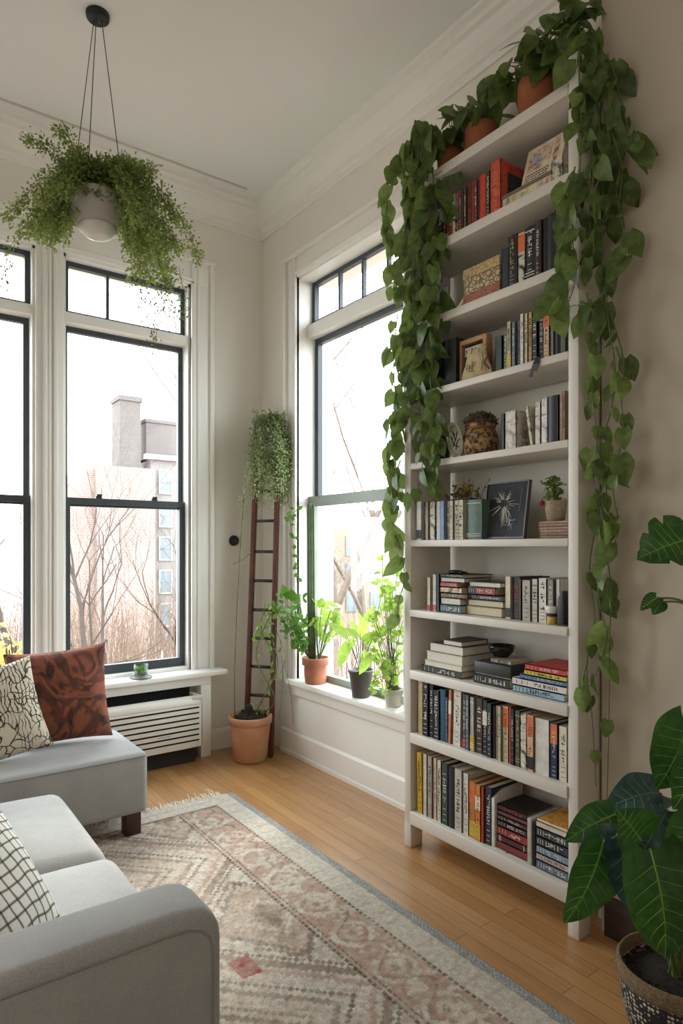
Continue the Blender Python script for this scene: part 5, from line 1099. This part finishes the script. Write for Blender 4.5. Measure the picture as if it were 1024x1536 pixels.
m = MB(); r_, h_ = .122, .262; m.lathe([(.001, 0), (r_ * .74, 0), (r_ * .79, .012), (r_ * .97, h_ * .8), (r_ * .97, h_ * .83), (r_ * 1.04, h_ * .84), (r_ * 1.05, h_ * .985), (r_ * 1.02, h_), (r_ * .95, h_), (r_ * .92, h_ * .9), (.001, h_ * .88)], fpz, 44, wob=.006); m.build('pot', MOSSY, fp2, True)
m = MB(); m.lathe([(.001, h_ * .9), (r_ * .92, h_ * .89), (r_ * .8, h_ * .95), (.04, h_ * 1.06), (.001, h_ * 1.08)], fpz, 24, wob=.03)
for i in range(60): a = U(0, 6.28); q = fpz + V((math.cos(a) * U(.01, .1), math.sin(a) * U(.01, .1), h_ * U(.93, 1.04))); m.lathe([(.001, -.008), (.01, -.002), (.007, .006), (.001, .009)], q, 6)
m.build('soil', SOIL, fp2)
m = MB(); sb = fpz + V((0, 0, .24)); m.tube([sb, sb + V((-.012, -.01, .05)), sb + V((-.02, -.015, .085))], [.03, .026, .02], 9); m.build('stump', plain('stump_bark', '#2A1E17', .95, .4, 40, .8, 60), fp2, True)
st, lf = MB(), MB()
cane = [fpz + V((-.1, .0, .25)), dep(352, 1000, 3.66), dep(356, 900, 3.70), dep(361, 810, 3.74), dep(366, 745, 3.78)]
st.tube(spline(cane, 6), .0028, 5, tint=.1)
st.tube([dep(349, 847, 3.70), dep(366, 838, 3.72), dep(378, 828, 3.74)], .002, 4)
for pts, nl in (([fpz + V((.03, .02, .25)), dep(398, 1040, 3.68), dep(410, 985, 3.66), dep(392, 945, 3.66), dep(398, 905, 3.68)], 18), ([fpz + V((.04, 0, .25)), dep(412, 1050, 3.64), dep(384, 985, 3.64), dep(402, 930, 3.62), dep(414, 912, 3.62)], 22), ([fpz + V((.05, .0, .25)), dep(388, 1060, 3.62), dep(416, 1000, 3.66), dep(404, 950, 3.66)], 14)):
    sp = spline(pts, 6); st.tube(sp, .0032, 5, tint=.5)
    for i in range(nl): q = random.choice(sp[-13:]); e = q + rv(.035); st.tube([q, e], .001, 3); l = U(.025, .045); lf.leaf(e, rv() + V((0, 0, .3)), rv() + V((-.4, -.6, .3)), l, l * .5, U(.3, .9), heart=0)
for pts in ([dep(425, 990, 3.62), dep(434, 1030, 3.6), dep(438, 1060, 3.6), dep(440, 1085, 3.6)], [dep(420, 960, 3.62), dep(424, 1020, 3.62), dep(418, 1080, 3.62)], [dep(412, 940, 3.62), dep(428, 985, 3.6), dep(420, 1010, 3.6)]): st.tube(spline(pts, 5), .0016, 4, tint=.8)
st.build('stem', plain('cane_stem', '#5C5A38', .7, .3, 30), fp2); lf.build('foliage', SILL, fp2, True)

# ------------------------------------------------------------------ SILL PLANTS
random.seed(52)
zs = .4685
tp = thing('potted_cactus_plant', (2.074, onx(473, 1000, 2.074).y, zs), 'terracotta pot on the sill with a tall green cactus column and leafy stems', 'potted plant'); c = V(tp.location)
m = MB(); r_, h_ = .078, .148; m.lathe([(.001, 0), (r_ * .72, 0), (r_ * .78, .01), (r_ * .84, h_ * .45), (r_ * .82, h_ * .68), (r_ * .98, h_ * .72), (r_ * 1.0, h_ * .95), (r_ * .97, h_), (r_ * .9, h_), (r_ * .86, h_ * .9), (.001, h_ * .88)], c, 40); m.build('pot', plain('terracotta_sill', '#A5694F', .75, .15, 9), tp, True)
m = MB(); m.lathe([(.001, h_ * .88), (r_ * .88, h_ * .87), (.001, h_ * .92)], c, 24); m.build('soil', SOIL, tp)
m = MB(); cb = c + V((-.01, .02, .12)); tz = 1.50; vs = []; n = 10
pts = [cb, V((cb.x + .004, cb.y + .016, .95)), V((cb.x + .01, cb.y + .03, tz - .03)), V((cb.x + .01, cb.y + .03, tz))]
m.tube(pts, [.021, .022, .021, .010], 8)
for k in range(4): a = k * PI / 2 + .4; m.tube([p + V((math.cos(a), math.sin(a), 0)) * .018 for p in pts], [.008, .009, .008, .004], 5, tint=.7)
m.build('cactus_column', plain('cactus_green', '#4C5E3E', .6, .2, 20), tp, True)
st, lf = MB(), MB()
for i, (e, dd, k) in enumerate((((420, 900), 3.62, 16), ((436, 915), 3.58, 18), ((450, 895), 3.7, 14), ((430, 930), 3.7, 18), ((445, 925), 3.6, 18), ((412, 915), 3.65, 10), ((425, 940), 3.6, 14))):
    E = dep(*e, dd); b_ = c + V((-.02, .02, .13)); sp = spline([b_, b_.lerp(E, .5) + V((-.02, .0, .03)), E], 6); st.tube(sp, .002, 4, tint=.5)
    for q_ in range(k + 6): q = random.choice(sp[3:]); e2 = q + rv(.03); l = U(.03, .05); lf.leaf(e2, rv() + V((0, 0, .2)), V((-.5, -.7, .3)) + rv(.5), l, l * .5, U(.0, .5), heart=0)
for i in range(4): lf.leaf(dep(428 + i * 6, 892 + i * 4, 3.62), V((-.2, 0, 1)) + rv(.5), V((-.4, -.8, .2)), .065, .05, U(.1, .4))
st.build('stem', STEM, tp); lf.build('foliage', SILL, tp, True)
lf = MB(); st = MB()
for i in range(26):
    E = dep(U(468, 510), U(898, 955), U(3.62, 3.8)); b_ = c + V((.0, -.03, .13)); st.tube(spline([b_, b_.lerp(E, .5) + V((0, 0, .03)), E], 3), .0016, 4); l = U(.05, .075); lf.leaf(E, V((U(-.6, .6), U(-.6, .6), U(-.3, .5))), V((-.4, -.7, .5)) + rv(.5), l, l * .85, U(.1, .8), curl=.4)
st.build('bright_stem', STEM, tp); lf.build('bright_foliage', LEAFL, tp, True)
st, lf = MB(), MB()
pts = [c + V((-.03, .04, .14)), dep(446, 880, 3.72), dep(438, 800, 3.74), dep(434, 775, 3.76), dep(446, 765, 3.76)]; sp = spline(pts, 6); st.tube(sp, .0014, 4)
for i in range(24): q = random.choice(sp[6:]); l = U(.02, .035); lf.leaf(q + rv(.02), rv(), V((-.5, -.7, .2)), l, l * .8, U(0, .6))
st.build('climbing_stem', STEM, tp); lf.build('climbing_leaf', SILL, tp, True)
dp_ = thing('potted_seedling', (2.076, onx(541, 1000, 2.076).y, zs), 'dark tapered pot on the sill with broad bright leaves reaching sideways', 'potted plant'); c = V(dp_.location)
m = MB(); r_, h_ = .064, .142; m.lathe([(.001, 0), (r_ * .7, 0), (r_ * .72, .004), (r_ * .96, h_ * .86), (r_ * 1.02, h_ * .88), (r_ * 1.04, h_ * .98), (r_ * .98, h_), (r_ * .92, h_ * .9), (.001, h_ * .88)], c, 36); m.build('pot', plain('dark_pot', '#4A423C', .6, .15), dp_, True)
m = MB(); m.lathe([(.001, h_ * .88), (r_ * .9, h_ * .87), (.001, h_ * .92)], c, 20); m.build('soil', SOIL, dp_)
st, lf = MB(), MB()
for (e, tip, dd, wd_) in (((520, 955), (500, 935), 3.35, .06), ((522, 965), (508, 995), 3.3, .06), ((530, 960), (518, 975), 3.4, .05), ((540, 950), (555, 915), 3.4, .05), ((548, 955), (542, 925), 3.5, .04), ((550, 965), (575, 945), 3.35, .05), ((555, 985), (540, 1005), 3.25, .055), ((540, 955), (530, 935), 3.45, .045), ((560, 955), (590, 935), 3.3, .05), ((545, 960), (560, 950), 3.3, .05), ((535, 955), (525, 945), 3.3, .05)):
    E = dep(*e, dd); Tp = dep(*tip, dd); b_ = c + V((0, 0, .12)); st.tube(spline([b_, b_.lerp(E, .6) + V((0, 0, .015)), E], 4), .0022, 4); lf.leaf(E, Tp - E, V((-.3, -.6, .7)), (Tp - E).length * 1.1 + .02, wd_, U(.3, 1), curl=.3)
E = dep(578, 800, 3.3); sp = spline([c + V((.01, 0, .12)), dep(570, 900, 3.35), dep(574, 830, 3.35)], 6); st.tube(sp, .0016, 4)
for q in sp[5::2]: lf.leaf(q, rv() + V((0, 0, .2)), V((-.4, -.7, .3)), .035, .03, U(.3, 1))
st.build('stem', STEM, dp_); lf.build('foliage', LEAFL, dp_, True)
hb_ = thing('potted_herb', (2.085, onx(590, 1000, 2.085).y, zs), 'bushy yellow-green herb on the sill against the bookcase', 'potted plant'); c = V(hb_.location)
m = MB(); pot_body(m, c, .05, .085, True); m.build('pot', plain('pale_pot', '#B9B4A4', .6), hb_, True)
m = MB(); m.lathe([(.001, .074), (.044, .073), (.001, .08)], c, 20); m.build('soil', SOIL, hb_)
st, lf = MB(), MB()
for i in range(70):
    E = dep(U(556, 612), U(900, 1035), U(3.02, 3.35)) if i < 56 else dep(U(575, 606), U(850, 910), U(3.1, 3.3)); E.x = min(E.x, 2.13); E.y = max(E.y, 2.36); b_ = c + V((U(-.03, .03), U(-.03, .03), .078)); st.tube(spline([b_, b_.lerp(E, .5) + V((-.01, 0, .04)), E], 3), .0013, 3)
    for q in range(5): l = U(.022, .042); lf.leaf(E + rv(.028), rv() + V((0, 0, -.2)), V((-.5, -.6, .5)) + rv(.5), l, l * .62, U(.2, 1), heart=0, curl=.3)
st.build('stem', STEM, hb_); lf.build('foliage', LEAFL, hb_, True)

# ------------------------------------------------------------------ LARGE PHILODENDRON IN WOVEN BASKET
random.seed(64)
pb = thing('potted_philodendron', (1.625, .80, 0), 'large glossy philodendron in a black-and-tan woven basket beside the bookcase', 'potted plant'); c = V((1.625, .80, 0))
m, t, b = base_mat('basket_weave'); co = coords(t); ck = t.new('ShaderNodeTexVoronoi'); ck.inputs['Scale'].default_value = 95; ck.inputs['Randomness'].default_value = .35; t.link(co, ck.inputs[0])
t.link(ramp(t, ck.outputs['Distance'], [(.32, '#B9A994'), (.44, '#1E1A18')]), b.inputs['Base Color']); b.inputs['Roughness'].default_value = .85; bump(t, b, ck.outputs['Distance'], -.6, .004); BASK = m
m = MB(); m.lathe([(.001, 0), (.098, 0), (.105, .01), (.128, .11), (.137, .182), (.134, .186), (.128, .18), (.12, .1), (.001, .09)], c, 48); m.build('basket', BASK, pb, True)
m = MB(); m.lathe([(.1375, .172), (.141, .181), (.141, .208), (.136, .216), (.130, .212), (.129, .174)], c, 48); m.build('rim', weave('rim_weave', '#5A4630', '#9A7E58', 90), pb, True)
m = MB(); m.lathe([(.001, .15), (.129, .15), (.12, .176), (.06, .19), (.001, .195)], c, 30, wob=.03)
for i in range(150): a = U(0, 6.28); k = U(.01, .12); q = c + V((math.cos(a) * k, math.sin(a) * k, .177 + .012 * (1 - k / .12))); m.lathe([(.001, -.006), (U(.005, .011), 0), (.001, .008)], q, 5)
m.build('soil', SOIL, pb)
def bigleaf(name, base, tip, w_, nrm, mat, curl=.12, wave=.03, split=0, droop=0):
    B, E = V(base), V(tip); d = E - B; L = d.length; d.normalize(); n_ = V(nrm); sd = d.cross(n_).normalized(); n_ = sd.cross(d)
    R, Cn = 16, 5; vs = []; fs = []; ph = U(0, 6)
    m = MB(); rib = []
    for i in range(R + 1):
        t_ = i / R; prof = (math.sin(PI * min(1, t_ * .93 + .07) ** .72) ** .85) if t_ < 1 else 0
        prof = max(prof, 0) * (1 if t_ < .97 else .5)
        ce = B + d * (L * t_) + n_ * (curl * L * (math.sin(PI * t_) * .8 - t_ * t_ * droop)); rib.append(ce + n_ * .0015)
        for j in range(-Cn, Cn + 1):
            a = j / Cn; k = prof * w_ / 2; wv = wave * w_ * math.sin(t_ * 14 + ph + (2 if a > 0 else 0)) * a * a
            if split and abs(a) > .45 and math.sin(t_ * 22 + (1 if a > 0 else 0)) > .8: k *= .72
            back = -L * .16 * a * a * (1 - t_) ** 3
            vs.append(ce + sd * (k * a) + n_ * (abs(a) ** 1.4 * k * .28 + wv) + d * back)
    W_ = 2 * Cn + 1
    for i in range(R):
        for j in range(W_ - 1): q = i * W_ + j; fs.append((q, q + 1, q + W_ + 1, q + W_))
    m.add(vs, fs, 0)
    m.t = [min(1, max(0, .45 + .35 * mnoise.noise(p * 9) + (.32 if abs((k % W_) - Cn) == 0 else 0))) for k, p in enumerate(vs)]
    o = m.build(name, mat, pb, True)
    v_ = MB(); v_.tube(rib, [max(.0008, .0026 * (1 - i / (R + 1))) for i in range(R + 1)], 5)
    for i in range(2, R - 2, 2):
        for s_ in (-1, 1):
            p0 = vs[i * W_ + Cn]; p1 = vs[min(R, i + 2) * W_ + Cn + s_ * (Cn - 1)]; pm = vs[min(R, i + 1) * W_ + Cn + s_ * 2]; v_.tube([p0 + n_ * .0008, pm + n_ * .0008, p1 + n_ * .0006], [.0011, .0008, .0004], 3, cap=False)
    v_.build('midrib', plain('leaf_vein', '#6E9A44', .5, .1) if mat is BIG else plain('vein_blue', '#6A8478', .5, .1), o); return o
G = c + V((-.01, .0, .188))
stem = MB()
def pet(px, py, d_, mid=(0, 0, .1)):
    E = dep(px, py, d_); stem.tube(spline([G + rv(.015), G.lerp(E, .55) + V(mid), E], 6), [.0055 - .0025 * i / 12 for i in range(13)], 6, tint=.5); return E
NC = V((-.55, -.8, .35))
LV = [((975, 1275), (1000, 1440), .175, 1.36, BIG, NC, .1, 0), ((905, 1262), (848, 1388), .118, 1.47, BIG, V((-.4, -.85, .3)), .1, 0), ((922, 1222), (846, 1262), .085, 1.55, BIG, V((-.2, -.6, .8)), .1, 0),
      ((930, 1265), (972, 1395), .085, 1.45, BLUE, V((-.9, -.5, .1)), .12, 0), ((990, 1190), (905, 1215), .11, 1.62, BLUE, V((-.3, -.5, .8)), .16, 0), ((1000, 1215), (955, 1290), .10, 1.58, BLUE, V((-.7, -.6, .5)), .12, 0),
      ((1032, 1085), (985, 1185), .15, 1.5, BIG, NC, .1, 0), ((1040, 1230), (1000, 1330), .12, 1.44, BIG, NC, .1, 0), ((925, 1255), (865, 1290), .075, 1.5, BLUE, V((-.1, -.5, .9)), .1, 0), ((1060, 1120), (1010, 1215), .12, 1.42, BIG, NC, .1, 0), ((960, 1260), (925, 1215), .12, 1.42, BIG, NC, .05, 0),
      ((1030, 810), (955, 838), .15, 1.58, BIG, V((-.3, -.7, .6)), .08, 1), ((985, 897), (960, 915), .04, 1.6, BIG, V((-.3, -.6, .7)), .1, 0), ((990, 903), (978, 922), .04, 1.6, BIG, V((-.3, -.7, .6)), .1, 0), ((1035, 1290), (1030, 1390), .14, 1.4, BIG, NC, .1, 0), ((1100, 1000), (1060, 1090), .18, 1.5, BIG, NC, .1, 0)]
for (bp, tp_, w_, dd, mt, nn, cu_, spl) in LV:
    B = dep(*bp, dd); E = dep(*tp_, dd - .02); bigleaf('leaf', B, E, w_, nn, mt, cu_, split=spl, droop=.35)
    if bp[1] < 1000: hub2 = dep(1090, 960, 1.58); stem.tube(spline([hub2, hub2.lerp(B, .6) + V((0, 0, .03)), B], 6), .003, 5)
    else: stem.tube(spline([G + rv(.015), G.lerp(B, .55) + V((0, 0, .05)), B], 6), .0042, 6, tint=.5)
stem.tube(spline([G, G + V((.04, -.06, .3)), dep(1090, 1100, 1.58), dep(1090, 960, 1.58)], 6), .007, 7)
stem.tube([G + V((0, 0, -.03)), G + V((-.02, -.01, .05))], [.012, .009], 7)
stem.build('stem', plain('reddish_stem', '#5E6A38', .55, .25, 20), pb)
for o in bpy.data.objects:                                            # neutral default for anything the photo leaves plain
    if o.parent is None and o.type in ('MESH', 'EMPTY') and o.get('kind') == 'structure' and 'category' not in o: o['category'] = 'structure'
